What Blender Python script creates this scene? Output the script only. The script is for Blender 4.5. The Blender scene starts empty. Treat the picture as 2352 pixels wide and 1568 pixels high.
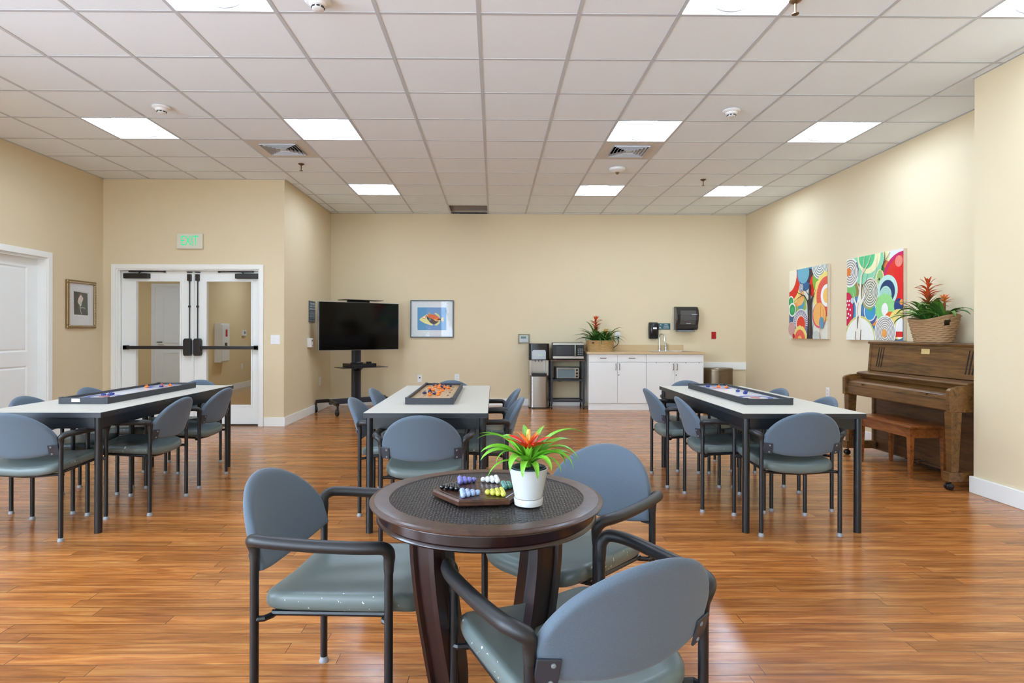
import bpy, bmesh, math, random
from mathutils import Vector, Matrix
random.seed(7)
PI = math.pi
S = bpy.context.scene
COL = S.collection
# ------------------------------------------------------------------ camera
CEIL = 3.1395
cam_d = bpy.data.cameras.new('camera'); cam = bpy.data.objects.new('camera', cam_d); COL.objects.link(cam)
cam_d.sensor_width = 36.0; cam_d.lens = 36.0*1387.48/2352
cam_d.shift_x = (1176-1147.2)/2352; cam_d.shift_y = (761.37-784)/2352
cam_d.clip_start = 0.05
cam.location = (0, 0, 1.212)
cam.rotation_euler = (Matrix.Rotation(-0.0089, 4, 'Z') @ Matrix.Rotation(PI/2, 4, 'X') @ Matrix.Rotation(0.0026, 4, 'Z')).to_euler()
S.camera = cam
# ------------------------------------------------------------------ exposure and daylight
S.view_settings.view_transform = 'Standard'; S.view_settings.look = 'None'
S.view_settings.gamma = 1; S.view_settings.use_curve_mapping = False
S.view_settings.exposure = 0.80
LAMP = 26.5; SKY = 11.5
w = bpy.data.worlds.new('sky'); S.world = w; w.use_nodes = True
bg = w.node_tree.nodes['Background']; bg.inputs[0].default_value = (0.62, 0.79, 1.0, 1); bg.inputs[1].default_value = SKY
def portal(loc, sx, sy, rz=0):
    l = bpy.data.lights.new('window_portal', 'AREA'); l.shape = 'RECTANGLE'; l.size = sx; l.size_y = sy
    l.cycles.is_portal = True
    o = bpy.data.objects.new('window_portal', l); COL.objects.link(o); o.location = loc; o.rotation_euler = (PI/2, 0, rz)
YW = -6.5                                                   # window wall behind the camera
WINS = [(-4.5, -2.75), (-2.35, -0.6), (-0.2, 0.8)]; ADDED_WINS = [(-5.6, -3.4), (-2.8, -0.6), (0.1, 2.0)]   # the second row is added in the unseen left wall to brighten the ceiling
for a, b in WINS: portal(((a+b)/2, YW-0.12, 1.5), b-a, 2.3)
for a, b in ADDED_WINS: portal((-5.10, (a+b)/2, 1.55), b-a, 2.4, -PI/2)

# ------------------------------------------------------------------ helpers
def lin(c): 
    c = c/255.0
    return c/12.92 if c <= 0.04045 else ((c+0.055)/1.055)**2.4
MATS = {}
def mat(name, rgb, rough=0.6, metal=0.0, spec=0.5, coat=0.0, noise=None, bump=None, stretch=None, trans=0.0, sheen=0.0):
    if name in MATS: return MATS[name]
    m = bpy.data.materials.new(name); m.use_nodes = True; nt = m.node_tree; b = nt.nodes['Principled BSDF']
    c = (lin(rgb[0]), lin(rgb[1]), lin(rgb[2]), 1)
    b.inputs['Base Color'].default_value = c; b.inputs['Roughness'].default_value = rough
    b.inputs['Metallic'].default_value = metal; b.inputs['Specular IOR Level'].default_value = spec
    b.inputs['Coat Weight'].default_value = coat; b.inputs['Transmission Weight'].default_value = trans
    b.inputs['Sheen Weight'].default_value = sheen
    if noise or bump:
        tc = nt.nodes.new('ShaderNodeTexCoord'); mp = nt.nodes.new('ShaderNodeMapping'); nt.links.new(tc.outputs['Object'], mp.inputs[0])
        if stretch: mp.inputs['Scale'].default_value = stretch
    if noise:                                              # (scale, amount)
        n = nt.nodes.new('ShaderNodeTexNoise'); n.inputs['Scale'].default_value = noise[0]; n.inputs['Detail'].default_value = 4
        nt.links.new(mp.outputs[0], n.inputs['Vector'])
        mx = nt.nodes.new('ShaderNodeMix'); mx.data_type = 'RGBA'
        d = 1-noise[1]; u = 1+noise[1]
        mx.inputs['A'].default_value = (c[0]*d, c[1]*d, c[2]*d, 1); mx.inputs['B'].default_value = (min(1, c[0]*u), min(1, c[1]*u), min(1, c[2]*u), 1)
        nt.links.new(n.outputs['Fac'], mx.inputs['Factor']); nt.links.new(mx.outputs['Result'], b.inputs['Base Color'])
    if bump:                                               # (scale, strength, distance)
        n = nt.nodes.new('ShaderNodeTexNoise'); n.inputs['Scale'].default_value = bump[0]; n.inputs['Detail'].default_value = 3
        nt.links.new(mp.outputs[0], n.inputs['Vector'])
        bp = nt.nodes.new('ShaderNodeBump'); bp.inputs['Strength'].default_value = bump[1]; bp.inputs['Distance'].default_value = bump[2]
        nt.links.new(n.outputs['Fac'], bp.inputs['Height']); nt.links.new(bp.outputs[0], b.inputs['Normal'])
    MATS[name] = m; return m
def emit(name, rgb, s):
    if name in MATS: return MATS[name]
    m = bpy.data.materials.new(name); m.use_nodes = True; nt = m.node_tree; nt.nodes.clear()
    e = nt.nodes.new('ShaderNodeEmission'); o = nt.nodes.new('ShaderNodeOutputMaterial')
    e.inputs[0].default_value = (lin(rgb[0]), lin(rgb[1]), lin(rgb[2]), 1); e.inputs[1].default_value = s
    nt.links.new(e.outputs[0], o.inputs[0]); MATS[name] = m; return m
def glass(name, tint=(255, 255, 255), refl=1.0):
    if name in MATS: return MATS[name]
    m = bpy.data.materials.new(name); m.use_nodes = True; nt = m.node_tree; nt.nodes.clear()
    t = nt.nodes.new('ShaderNodeBsdfTransparent'); t.inputs[0].default_value = (lin(tint[0]), lin(tint[1]), lin(tint[2]), 1)
    g = nt.nodes.new('ShaderNodeBsdfGlossy'); g.inputs['Roughness'].default_value = 0.01
    f = nt.nodes.new('ShaderNodeFresnel'); f.inputs[0].default_value = 1.5
    mu = nt.nodes.new('ShaderNodeMath'); mu.operation = 'MULTIPLY'; mu.inputs[1].default_value = refl
    ge = nt.nodes.new('ShaderNodeNewGeometry'); iv = nt.nodes.new('ShaderNodeMath'); iv.operation = 'SUBTRACT'; iv.inputs[0].default_value = refl
    nt.links.new(ge.outputs['Backfacing'], iv.inputs[1]); iv.use_clamp = True; nt.links.new(iv.outputs[0], mu.inputs[1])
    mx = nt.nodes.new('ShaderNodeMixShader'); o = nt.nodes.new('ShaderNodeOutputMaterial')
    nt.links.new(f.outputs[0], mu.inputs[0]); nt.links.new(mu.outputs[0], mx.inputs[0])
    nt.links.new(t.outputs[0], mx.inputs[1]); nt.links.new(g.outputs[0], mx.inputs[2]); nt.links.new(mx.outputs[0], o.inputs[0])
    MATS[name] = m; return m

class MB:
    """collects shapes; build() links them as one mesh object"""
    def __init__(s): s.v = []; s.f = []; s.mi = []; s.cur = 0; s.M = None
    def put(s, vs, fs):
        k = len(s.v)
        if s.M is not None: vs = [s.M @ Vector(p) for p in vs]
        s.v += [tuple(p) for p in vs]; s.f += [tuple(i+k for i in f) for f in fs]; s.mi += [s.cur]*len(fs)
        return s
    def box(s, x0, x1, y0, y1, z0, z1):
        return s.put([(x0,y0,z0),(x1,y0,z0),(x1,y1,z0),(x0,y1,z0),(x0,y0,z1),(x1,y0,z1),(x1,y1,z1),(x0,y1,z1)],
                     [(0,3,2,1),(4,5,6,7),(0,1,5,4),(1,2,6,5),(2,3,7,6),(3,0,4,7)])
    def hexa(s, bot, top):
        return s.put(list(bot)+list(top), [(3,2,1,0),(4,5,6,7),(0,1,5,4),(1,2,6,5),(2,3,7,6),(3,0,4,7)])
    def prism(s, poly, axis, a, b):
        """poly in the two other axes (x:yz, y:xz, z:xy)"""
        def P(p, t): return (t, p[0], p[1]) if axis == 'x' else (p[0], t, p[1]) if axis == 'y' else (p[0], p[1], t)
        n = len(poly); vs = [P(p, a) for p in poly]+[P(p, b) for p in poly]
        fs = [tuple(range(n))[::-1], tuple(range(n, 2*n))]+[(i, (i+1) % n, n+(i+1) % n, n+i) for i in range(n)]
        return s.put(vs, fs)
    def lathe(s, prof, c=(0,0,0), n=24, cap=True, sx=1, sy=1):
        vs = []; fs = []
        for r, z in prof:
            for i in range(n):
                a = 2*PI*i/n; vs.append((c[0]+r*sx*math.cos(a), c[1]+r*sy*math.sin(a), c[2]+z))
        for k in range(len(prof)-1):
            for i in range(n):
                j = (i+1) % n; fs.append((k*n+i, k*n+j, (k+1)*n+j, (k+1)*n+i))
        if cap: fs.append(tuple(range(n))[::-1]); fs.append(tuple((len(prof)-1)*n+i for i in range(n)))
        return s.put(vs, fs)
    def cyl(s, a, b, r, n=16, r2=None):
        return s.tube([a, b], [r, r if r2 is None else r2], n)
    def tube(s, pts, r, n=12, flat=None, caps=True):
        pts = [Vector(p) for p in pts]; m = len(pts)
        rs = r if isinstance(r, (list, tuple)) else [r]*m
        t0 = (pts[1]-pts[0]).normalized(); up = Vector((0,0,1)) if abs(t0.z) < 0.9 else Vector((1,0,0))
        u = t0.cross(up).normalized(); vs = []; fs = []
        for k in range(m):
            t = (pts[min(k+1, m-1)]-pts[max(k-1, 0)]).normalized()
            u = (u-t*u.dot(t)).normalized(); w_ = t.cross(u)
            for i in range(n):
                a = 2*PI*i/n; vs.append(pts[k]+rs[k]*(math.cos(a)*u+math.sin(a)*w_*(flat or 1)))
        for k in range(m-1):
            for i in range(n):
                j = (i+1) % n; fs.append((k*n+i, k*n+j, (k+1)*n+j, (k+1)*n+i))
        if caps: fs.append(tuple(range(n))[::-1]); fs.append(tuple((m-1)*n+i for i in range(n)))
        return s.put(vs, fs)
    def sphere(s, c, r, n=16, sz=1):
        k = n//2; prof = [(max(1e-5, r*math.sin(PI*i/k)), -r*sz*math.cos(PI*i/k)) for i in range(k+1)]
        return s.lathe(prof, c, n, cap=False)
    def grid(s, rows, wrap=False):
        nv = len(rows[0]); vs = [p for r in rows for p in r]; fs = []
        for a in range(len(rows)-1):
            for b in range(nv if wrap else nv-1):
                c = (b+1) % nv; fs.append((a*nv+b, a*nv+c, (a+1)*nv+c, (a+1)*nv+b))
        return s.put(vs, fs)
    def build(s, name, m, parent=None, smooth=False, bevel=0, loc=None, rot=None, label=None):
        me = bpy.data.meshes.new(name); me.from_pydata(s.v, [], s.f)
        ms = m if isinstance(m, (list, tuple)) else [m]
        for q in ms: me.materials.append(q)
        if len(ms) > 1: me.polygons.foreach_set('material_index', s.mi)
        bm = bmesh.new(); bm.from_mesh(me); bmesh.ops.recalc_face_normals(bm, faces=bm.faces)
        if smooth:
            for f in bm.faces: f.smooth = True
            for e in bm.edges:
                if len(e.link_faces) == 2 and e.calc_face_angle(0) > 0.7: e.smooth = False
        bm.to_mesh(me); bm.free()
        o = bpy.data.objects.new(name, me); COL.objects.link(o)
        if parent: o.parent = parent
        if loc: o.location = loc
        if rot: o.rotation_euler = rot
        if bevel:
            b = o.modifiers.new('bevel', 'BEVEL'); b.width = bevel; b.segments = 2; b.limit_method = 'ANGLE'; b.angle_limit = 0.6
        if label: o['label'] = label
        return o
def tag(o, label, cat, group=None, kind=None):
    o['label'] = label; o['category'] = cat
    if group: o['group'] = group
    if kind: o['kind'] = kind
    return o
def thing(name, label, cat, loc=(0,0,0), rz=0, group=None):
    o = bpy.data.objects.new(name, None); COL.objects.link(o); o.empty_display_size = 0.1
    o.location = loc; o.rotation_euler = (0, 0, rz); return tag(o, label, cat, group)
def struct(o):
    o['kind'] = 'structure'; return o
def sempty(name, loc=(0,0,0)):
    o = bpy.data.objects.new(name, None); COL.objects.link(o); o.location = loc; o['kind'] = 'structure'; return o
def copy_tree(o, parent=None):
    c = o.copy(); COL.objects.link(c)
    if parent: c.parent = parent
    for ch in o.children: copy_tree(ch, c)
    return c
def dup(o, label, loc, rz=None, group=None):
    c = copy_tree(o); c.location = loc
    if rz is not None: c.rotation_euler = (0, 0, rz)
    c['label'] = label
    if group: c['group'] = group
    return c
def spline(P, n=6):
    P = [Vector(p) for p in P]; out = []
    for i in range(len(P)-1):
        a, b, c, d = P[max(i-1, 0)], P[i], P[i+1], P[min(i+2, len(P)-1)]
        for k in range(n):
            t = k/n; out.append(0.5*((2*b)+(c-a)*t+(2*a-5*b+4*c-d)*t*t+(3*b-a-3*c+d)*t**3))
    out.append(P[-1]); return out
def text(body, name, m, parent, loc, rot, size, ext=0.0008, off=0.0, sx=1.0):
    cu = bpy.data.curves.new(name, 'FONT'); cu.body = body; cu.size = size; cu.extrude = ext; cu.offset = off
    cu.align_x = 'CENTER'; cu.align_y = 'CENTER'; cu.resolution_u = 3
    t = bpy.data.objects.new(name, cu); COL.objects.link(t)
    me = bpy.data.meshes.new_from_object(t.evaluated_get(bpy.context.evaluated_depsgraph_get()))
    bpy.data.objects.remove(t); me.materials.clear(); me.materials.append(m)
    o = bpy.data.objects.new(name, me); COL.objects.link(o); o.parent = parent; o.location = loc; o.rotation_euler = rot; o.scale = (sx, 1, 1)
    return o
def clip(poly, W, H):
    def half(P, f, it):
        out = []
        for i in range(len(P)):
            a, b = P[i], P[(i+1) % len(P)]
            ia, ib = f(a), f(b)
            if ia >= 0: out.append(a)
            if (ia >= 0) != (ib >= 0):
                t = ia/(ia-ib); out.append((a[0]+(b[0]-a[0])*t, a[1]+(b[1]-a[1])*t))
        return out
    for f in (lambda p: p[0], lambda p: W-p[0], lambda p: p[1], lambda p: H-p[1]):
        if poly: poly = half(poly, f, 0)
    return poly
class Art:
    """flat colour shapes stacked in layers on a picture plane: x to the right, y DOWN from the top left corner"""
    def __init__(s, W, H, eps=0.00012): s.W = W; s.H = H; s.eps = eps; s.k = 0; s.v = []; s.f = []; s.m = []; s.mats = []; s.key = {}
    def c(s, rgb):
        if rgb not in s.key:
            s.key[rgb] = len(s.mats); s.mats.append(mat('paint_%d_%d_%d' % rgb, rgb, 0.65, noise=(60, 0.10)))
        return s.key[rgb]
    def face(s, P, rgb):
        P = clip(P, s.W, s.H)
        if len(P) < 3: return
        n = len(s.v); s.v += [(p[0], p[1], s.k*s.eps) for p in P]; s.f.append(tuple(range(n, n+len(P)))); s.m.append(s.c(rgb))
    def poly(s, P, rgb): s.k += 1; s.face(P, rgb)
    def ell(s, x, y, rx, ry, rgb, scal=0, amp=0.08):
        s.k += 1; n = 72 if scal else 32
        s.face([(x+rx*(1+(amp*abs(math.sin(scal*PI*i/n)) if scal else 0))*math.cos(2*PI*i/n), y+ry*(1+(amp*abs(math.sin(scal*PI*i/n)) if scal else 0))*math.sin(2*PI*i/n)) for i in range(n)], rgb)
    def ring(s, x, y, r0, r1, rgb, ry=1.0, a0=0, a1=2*PI):
        s.k += 1; n = 28
        for i in range(n):
            a, b = a0+(a1-a0)*i/n, a0+(a1-a0)*(i+1)/n
            s.face([(x+r0*math.cos(a), y+r0*ry*math.sin(a)), (x+r1*math.cos(a), y+r1*ry*math.sin(a)), (x+r1*math.cos(b), y+r1*ry*math.sin(b)), (x+r0*math.cos(b), y+r0*ry*math.sin(b))], rgb)
    def rings(s, x, y, r, n, rgb, ry=1.0, th=0.45):
        for i in range(n): s.ring(x, y, r*(i+1-th)/n, r*(i+1)/n, rgb, ry)
    def line(s, P, w_, rgb, w2=None):
        s.k += 1; m = len(P)
        for i in range(m-1):
            a, b = Vector(P[i]), Vector(P[i+1]); d = (b-a)
            if d.length < 1e-6: continue
            d.normalize(); nn = Vector((-d.y, d.x)); wa = w_+((w2 if w2 is not None else w_)-w_)*i/(m-1); wb = w_+((w2 if w2 is not None else w_)-w_)*(i+1)/(m-1)
            e = d*min(wa, wb)*0.25
            s.face([tuple(a-nn*wa/2-e), tuple(a+nn*wa/2-e), tuple(b+nn*wb/2+e), tuple(b-nn*wb/2+e)], rgb)
    def build(s, name, parent, origin, U, D, N):
        U, D, N, O = Vector(U), Vector(D), Vector(N), Vector(origin)
        me = bpy.data.meshes.new(name); me.from_pydata([tuple(O+U*p[0]+D*p[1]+N*p[2]) for p in s.v], [], s.f)
        for q in s.mats: me.materials.append(q)
        me.polygons.foreach_set('material_index', s.m)
        o = bpy.data.objects.new(name, me); COL.objects.link(o); o.parent = parent; return o
def cut(a0, a1, b0, b1, holes):
    """split a rectangle into rectangles around holes"""
    A = sorted({a0, a1, *[h[0] for h in holes], *[h[1] for h in holes]}); B = sorted({b0, b1, *[h[2] for h in holes], *[h[3] for h in holes]})
    for i in range(len(A)-1):
        for j in range(len(B)-1):
            ca, cb = (A[i]+A[i+1])/2, (B[j]+B[j+1])/2
            if not any(h[0] < ca < h[1] and h[2] < cb < h[3] for h in holes): yield A[i], A[i+1], B[j], B[j+1]

# ------------------------------------------------------------------ materials
M_wall = mat('painted_wall', (225, 207, 171), 0.75, bump=(260, 0.12, 0.002), noise=(3, 0.015))
M_tile = mat('ceiling_tile', (240, 248, 255), 0.9, bump=(220, 0.25, 0.002), noise=(160, 0.03))
M_bar = mat('ceiling_bar', (198, 202, 206), 0.55)
M_trim = mat('white_trim', (244, 243, 236), 0.45)
M_door = mat('white_door', (242, 243, 238), 0.42)
M_dark = mat('black_metal', (20, 22, 26), 0.32, 0.0, 0.5)
M_poly = mat('black_urethane', (33, 33, 34), 0.42)
M_chrome = mat('chrome', (200, 202, 205), 0.12, 1.0)
M_steel = mat('brushed_steel', (178, 174, 168), 0.28, 1.0, noise=(40, 0.05), stretch=(1, 1, 0.02))
M_white = mat('white_plastic', (236, 236, 234), 0.35)
M_grey = mat('grey_plastic', (120, 124, 128), 0.5)
M_black = mat('black_plastic', (18, 18, 20), 0.25)
M_glass = glass('clear_glass')
M_lam = mat('laminate_top', (200, 195, 182), 0.42)
M_edge = mat('table_edge', (30, 34, 40), 0.35)
M_cab = mat('cabinet_white', (236, 234, 228), 0.45)

def wood(name, c0, c1, c2, scale=(2, 14, 14), rough=0.35, coat=0.2, contrast=0.5, axis='X'):
    m = bpy.data.materials.new(name); m.use_nodes = True; nt = m.node_tree; b = nt.nodes['Principled BSDF']; L = nt.links.new
    tc = nt.nodes.new('ShaderNodeTexCoord'); mp = nt.nodes.new('ShaderNodeMapping'); mp.inputs['Scale'].default_value = scale
    L(tc.outputs['Object'], mp.inputs[0])
    n1 = nt.nodes.new('ShaderNodeTexNoise'); n1.inputs['Scale'].default_value = 1.6; n1.inputs['Detail'].default_value = 5; n1.inputs['Distortion'].default_value = 1.2
    n2 = nt.nodes.new('ShaderNodeTexNoise'); n2.inputs['Scale'].default_value = 9; n2.inputs['Detail'].default_value = 6
    L(mp.outputs[0], n1.inputs['Vector']); L(mp.outputs[0], n2.inputs['Vector'])
    mu = nt.nodes.new('ShaderNodeMath'); mu.operation = 'MULTIPLY_ADD'; mu.inputs[1].default_value = 0.35; L(n2.outputs['Fac'], mu.inputs[0]); 
    m2 = nt.nodes.new('ShaderNodeMath'); m2.operation = 'MULTIPLY'; m2.inputs[1].default_value = 0.75; L(n1.outputs['Fac'], m2.inputs[0]); L(m2.outputs[0], mu.inputs[2])
    r = nt.nodes.new('ShaderNodeValToRGB'); L(mu.outputs[0], r.inputs[0])
    e = r.color_ramp.elements; e[0].position = 0.38; e[1].position = 0.68
    e[0].color = (*[lin(q) for q in c0], 1); e[1].color = (*[lin(q) for q in c2], 1)
    k = r.color_ramp.elements.new(0.52); k.color = (*[lin(q) for q in c1], 1)
    L(r.outputs[0], b.inputs['Base Color']); b.inputs['Roughness'].default_value = rough; b.inputs['Coat Weight'].default_value = coat; b.inputs['Coat Roughness'].default_value = 0.15
    MATS[name] = m; return m
M_oak = wood('oak_piano', (62, 38, 14), (98, 64, 26), (118, 80, 36), (14, 1.2, 14), 0.38, 0.15)
M_bench = wood('cherry_bench', (98, 50, 18), (134, 74, 30), (158, 94, 42), (14, 1.5, 14), 0.35, 0.2)
M_mahog = wood('mahogany', (15, 4, 4), (29, 8, 7), (40, 12, 9), (5, 5, 2), 0.25, 0.3)
M_leg = wood('mahogany_dark', (12, 3, 3), (24, 6, 6), (34, 9, 8), (5, 5, 2), 0.36, 0.05)
M_walnut = wood('walnut_board', (46, 26, 16), (66, 38, 24), (84, 52, 32), (8, 30, 30), 0.3, 0.3)
M_tabwood = wood('brown_rim', (52, 34, 24), (66, 43, 31), (78, 54, 40), (12, 12, 12), 0.38, 0.12)
M_cartwood = wood('cart_top', (60, 42, 32), (84, 60, 44), (100, 74, 56), (2, 14, 14), 0.5, 0.0)
M_ply = wood('maple_playfield', (150, 112, 66), (190, 150, 98), (206, 168, 116), (20, 2, 20), 0.3, 0.3)

def floor_mat():
    m = bpy.data.materials.new('plank_floor'); m.use_nodes = True; nt = m.node_tree; b = nt.nodes['Principled BSDF']; L = nt.links.new; N = nt.nodes.new
    tc = N('ShaderNodeTexCoord'); br = N('ShaderNodeTexBrick'); 
    sx = N('ShaderNodeSeparateXYZ'); L(tc.outputs['Object'], sx.inputs[0])
    dv = N('ShaderNodeMath'); dv.operation = 'DIVIDE'; dv.inputs[1].default_value = 0.076; L(sx.outputs[1], dv.inputs[0])
    fl = N('ShaderNodeMath'); fl.operation = 'FLOOR'; L(dv.outputs[0], fl.inputs[0])
    wn = N('ShaderNodeTexWhiteNoise'); wn.noise_dimensions = '1D'; L(fl.outputs[0], wn.inputs['W'])
    ad = N('ShaderNodeMath'); ad.operation = 'MULTIPLY_ADD'; ad.inputs[1].default_value = 1.2; L(wn.outputs['Value'], ad.inputs[0]); L(sx.outputs[0], ad.inputs[2])
    cx = N('ShaderNodeCombineXYZ'); L(ad.outputs[0], cx.inputs[0]); L(sx.outputs[1], cx.inputs[1]); L(cx.outputs[0], br.inputs['Vector'])
    br.offset = 0.0; br.offset_frequency = 1; br.squash = 1
    br.inputs['Scale'].default_value = 1; br.inputs['Brick Width'].default_value = 1.2; br.inputs['Row Height'].default_value = 0.076
    br.inputs['Mortar Size'].default_value = 0.0012; br.inputs['Mortar Smooth'].default_value = 0.2; br.inputs['Bias'].default_value = 0
    br.inputs['Color1'].default_value = (0, 0, 0, 1); br.inputs['Color2'].default_value = (1, 1, 1, 1); br.inputs['Mortar'].default_value = (0.2, 0.2, 0.2, 1)
    sep = N('ShaderNodeSeparateColor'); L(br.outputs['Color'], sep.inputs[0])
    # grain: noise stretched along the plank, shifted per plank
    mp = N('ShaderNodeMapping'); mp.inputs['Scale'].default_value = (1.6, 20, 1); L(tc.outputs['Object'], mp.inputs[0])
    off = N('ShaderNodeVectorMath'); off.operation = 'MULTIPLY_ADD'; L(br.outputs['Color'], off.inputs[0]); off.inputs[1].default_value = (9, 5, 3); L(mp.outputs[0], off.inputs[2])
    n1 = N('ShaderNodeTexNoise'); n1.inputs['Scale'].default_value = 1.5; n1.inputs['Detail'].default_value = 7; n1.inputs['Distortion'].default_value = 0.9; n1.inputs['Roughness'].default_value = 0.62; L(off.outputs[0], n1.inputs['Vector'])
    r = N('ShaderNodeValToRGB'); L(n1.outputs['Fac'], r.inputs[0]); e = r.color_ramp.elements
    e[0].position = 0.25; e[0].color = (lin(122), lin(70), lin(30), 1); e[1].position = 0.75; e[1].color = (lin(210), lin(150), lin(86), 1)
    for p, c in ((0.40, (156, 92, 42)), (0.52, (178, 111, 53)), (0.62, (192, 128, 67))):
        k = r.color_ramp.elements.new(p); k.color = (*[lin(q) for q in c], 1)
    # per plank tone
    hv = N('ShaderNodeHueSaturation'); L(r.outputs[0], hv.inputs['Color'])
    mr = N('ShaderNodeMapRange'); mr.inputs['To Min'].default_value = 0.74; mr.inputs['To Max'].default_value = 1.16; L(sep.outputs[0], mr.inputs['Value']); L(mr.outputs[0], hv.inputs['Value'])
    mo = N('ShaderNodeMix'); mo.data_type = 'RGBA'; L(br.outputs['Fac'], mo.inputs['Factor']); L(hv.outputs[0], mo.inputs['A']); mo.inputs['B'].default_value = (0.05, 0.025, 0.012, 1)
    L(mo.outputs['Result'], b.inputs['Base Color'])
    n2 = N('ShaderNodeTexNoise'); n2.inputs['Scale'].default_value = 7; n2.inputs['Detail'].default_value = 3; L(tc.outputs['Object'], n2.inputs['Vector'])
    m2 = N('ShaderNodeMapRange'); m2.inputs['To Min'].default_value = 0.16; m2.inputs['To Max'].default_value = 0.26; L(n2.outputs['Fac'], m2.inputs['Value']); L(m2.outputs[0], b.inputs['Roughness'])
    bp = N('ShaderNodeBump'); bp.inputs['Strength'].default_value = 0.10; bp.inputs['Distance'].default_value = 0.004; L(n1.outputs['Fac'], bp.inputs['Height']); L(bp.outputs[0], b.inputs['Normal'])
    b.inputs['Specular IOR Level'].default_value = 0.55
    return m
M_floor = floor_mat()
M_hallfloor = wood('hall_floor', (150, 108, 54), (172, 128, 70), (190, 146, 86), (3, 12, 3), 0.3, 0.2)

# ------------------------------------------------------------------ room shell
XL, XRT, XB0, XR, XR2 = -4.965, -2.672, -2.672, 4.14, 3.64
YD, YB, YJ = 7.71, 9.90, 4.55
o = MB().box(XL-0.2, XR+0.12, YW-0.12, 7.74, -0.05, 0).box(XRT-0.1, XR+0.12, 7.74, YB+0.12, -0.05, 0).build('floor', M_floor); struct(o)
def wallx(name, x0, x1, y0, y1, holes=(), top=CEIL+0.02):
    m = MB()
    for a, b, c, d in cut(y0, y1, 0, top, holes): m.box(x0, x1, a, b, c, d)
    return struct(m.build(name, M_wall))
def wally(name, y0, y1, x0, x1, holes=(), top=CEIL+0.02, m_=None):
    m = MB()
    for a, b, c, d in cut(x0, x1, 0, top, holes): m.box(a, b, y0, y1, c, d)
    return struct(m.build(name, m_ or M_wall))
DL = (5.85, 6.755, 0, 2.022)
wallx('wall_left', XL-0.13, XL, YW, YD, [DL]+[(a, b, 0.35, 2.75) for a, b in ADDED_WINS])
DD = (-4.80, -2.98, 0, 2.0)
wally('wall_entry', YD, YD+0.13, XL-0.13, XRT, [DD])
wallx('wall_return', XRT-0.12, XRT, YD+0.13, YB)
wally('wall_back', YB, YB+0.12, XRT-0.12, XR+0.12)
wallx('wall_right', XR, XR+0.12, YJ-0.12, YB)
m = MB().box(XR2, XR2+0.12, YW, YJ, 0, CEIL+0.02).box(XR2+0.12, XR, YJ-0.12, YJ, 0, CEIL+0.02); struct(m.build('wall_right_near', M_wall))
wally('wall_windows', YW-0.12, YW, XL-0.13, XR2+0.12, [(a, b, 0.35, 2.65) for a, b in WINS])
for i, (a, b) in enumerate(WINS):
    f = MB(); t = 0.05
    f.box(a, a+t, YW-0.1, YW-0.03, 0.35, 2.65).box(b-t, b, YW-0.1, YW-0.03, 0.35, 2.65).box(a+t, b-t, YW-0.1, YW-0.03, 0.35, 0.4).box(a+t, b-t, YW-0.1, YW-0.03, 2.6, 2.65)
    c = (a+b)/2; f.box(c-0.03, c+0.03, YW-0.1, YW-0.03, 0.4, 2.6)
    wo = struct(f.build('window_%d' % (i+1), M_trim)); MB().box(a+t, b-t, YW-0.068, YW-0.062, 0.4, 2.6).build('window_pane', M_glass, wo)
for i, (a, b) in enumerate(ADDED_WINS):  # added left-wall windows, out of view, sized for light on the ceiling
    f = MB(); t = 0.05; xa, xb = XL-0.10, XL-0.03
    f.box(xa, xb, a, a+t, 0.35, 2.75).box(xa, xb, b-t, b, 0.35, 2.75).box(xa, xb, a+t, b-t, 0.35, 0.4).box(xa, xb, a+t, b-t, 2.7, 2.75)
    c = (a+b)/2; f.box(xa, xb, c-0.03, c+0.03, 0.4, 2.7)
    wo = struct(f.build('window_%d' % (i+3), M_trim)); MB().box(XL-0.068, XL-0.062, a+t, b-t, 0.4, 2.7).build('window_pane', M_glass, wo)
def base(name, axis, p, q, a, b, h=0.115):
    m = MB()
    m.box(p, q, a, b, 0, h) if axis == 'x' else m.box(a, b, p, q, 0, h)
    return struct(m.build(name, M_trim, bevel=0.003))
base('baseboard_left', 'x', XL, XL+0.015, YW, DL[0]-0.065); base('baseboard_left_far', 'x', XL, XL+0.015, DL[1]+0.06, YD)
base('baseboard_entry', 'y', YD-0.015, YD, -2.925, XRT+0.016)
base('baseboard_entry_left', 'y', YD-0.015, YD, XL+0.015, -4.86)
base('baseboard_return', 'x', XRT, XRT+0.015, YD, YB)
base('baseboard_back', 'y', YB-0.015, YB, XRT+0.015, 1.45); base('baseboard_back_right', 'y', YB-0.015, YB, 3.27, XR-0.015)
base('baseboard_right', 'x', XR-0.015, XR, YJ, YB)
m = MB().box(XR2-0.02, XR2, YW, YJ+0.02, 0, 0.125).box(XR2, XR-0.015, YJ, YJ+0.02, 0, 0.125); struct(m.build('baseboard_right_near', M_trim, bevel=0.004))
struct(MB().box(3.30, XR-0.002, YB-0.018, YB, 0.598, 0.718).build('trim_1', M_trim, bevel=0.002))        # white rail behind the bin
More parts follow.
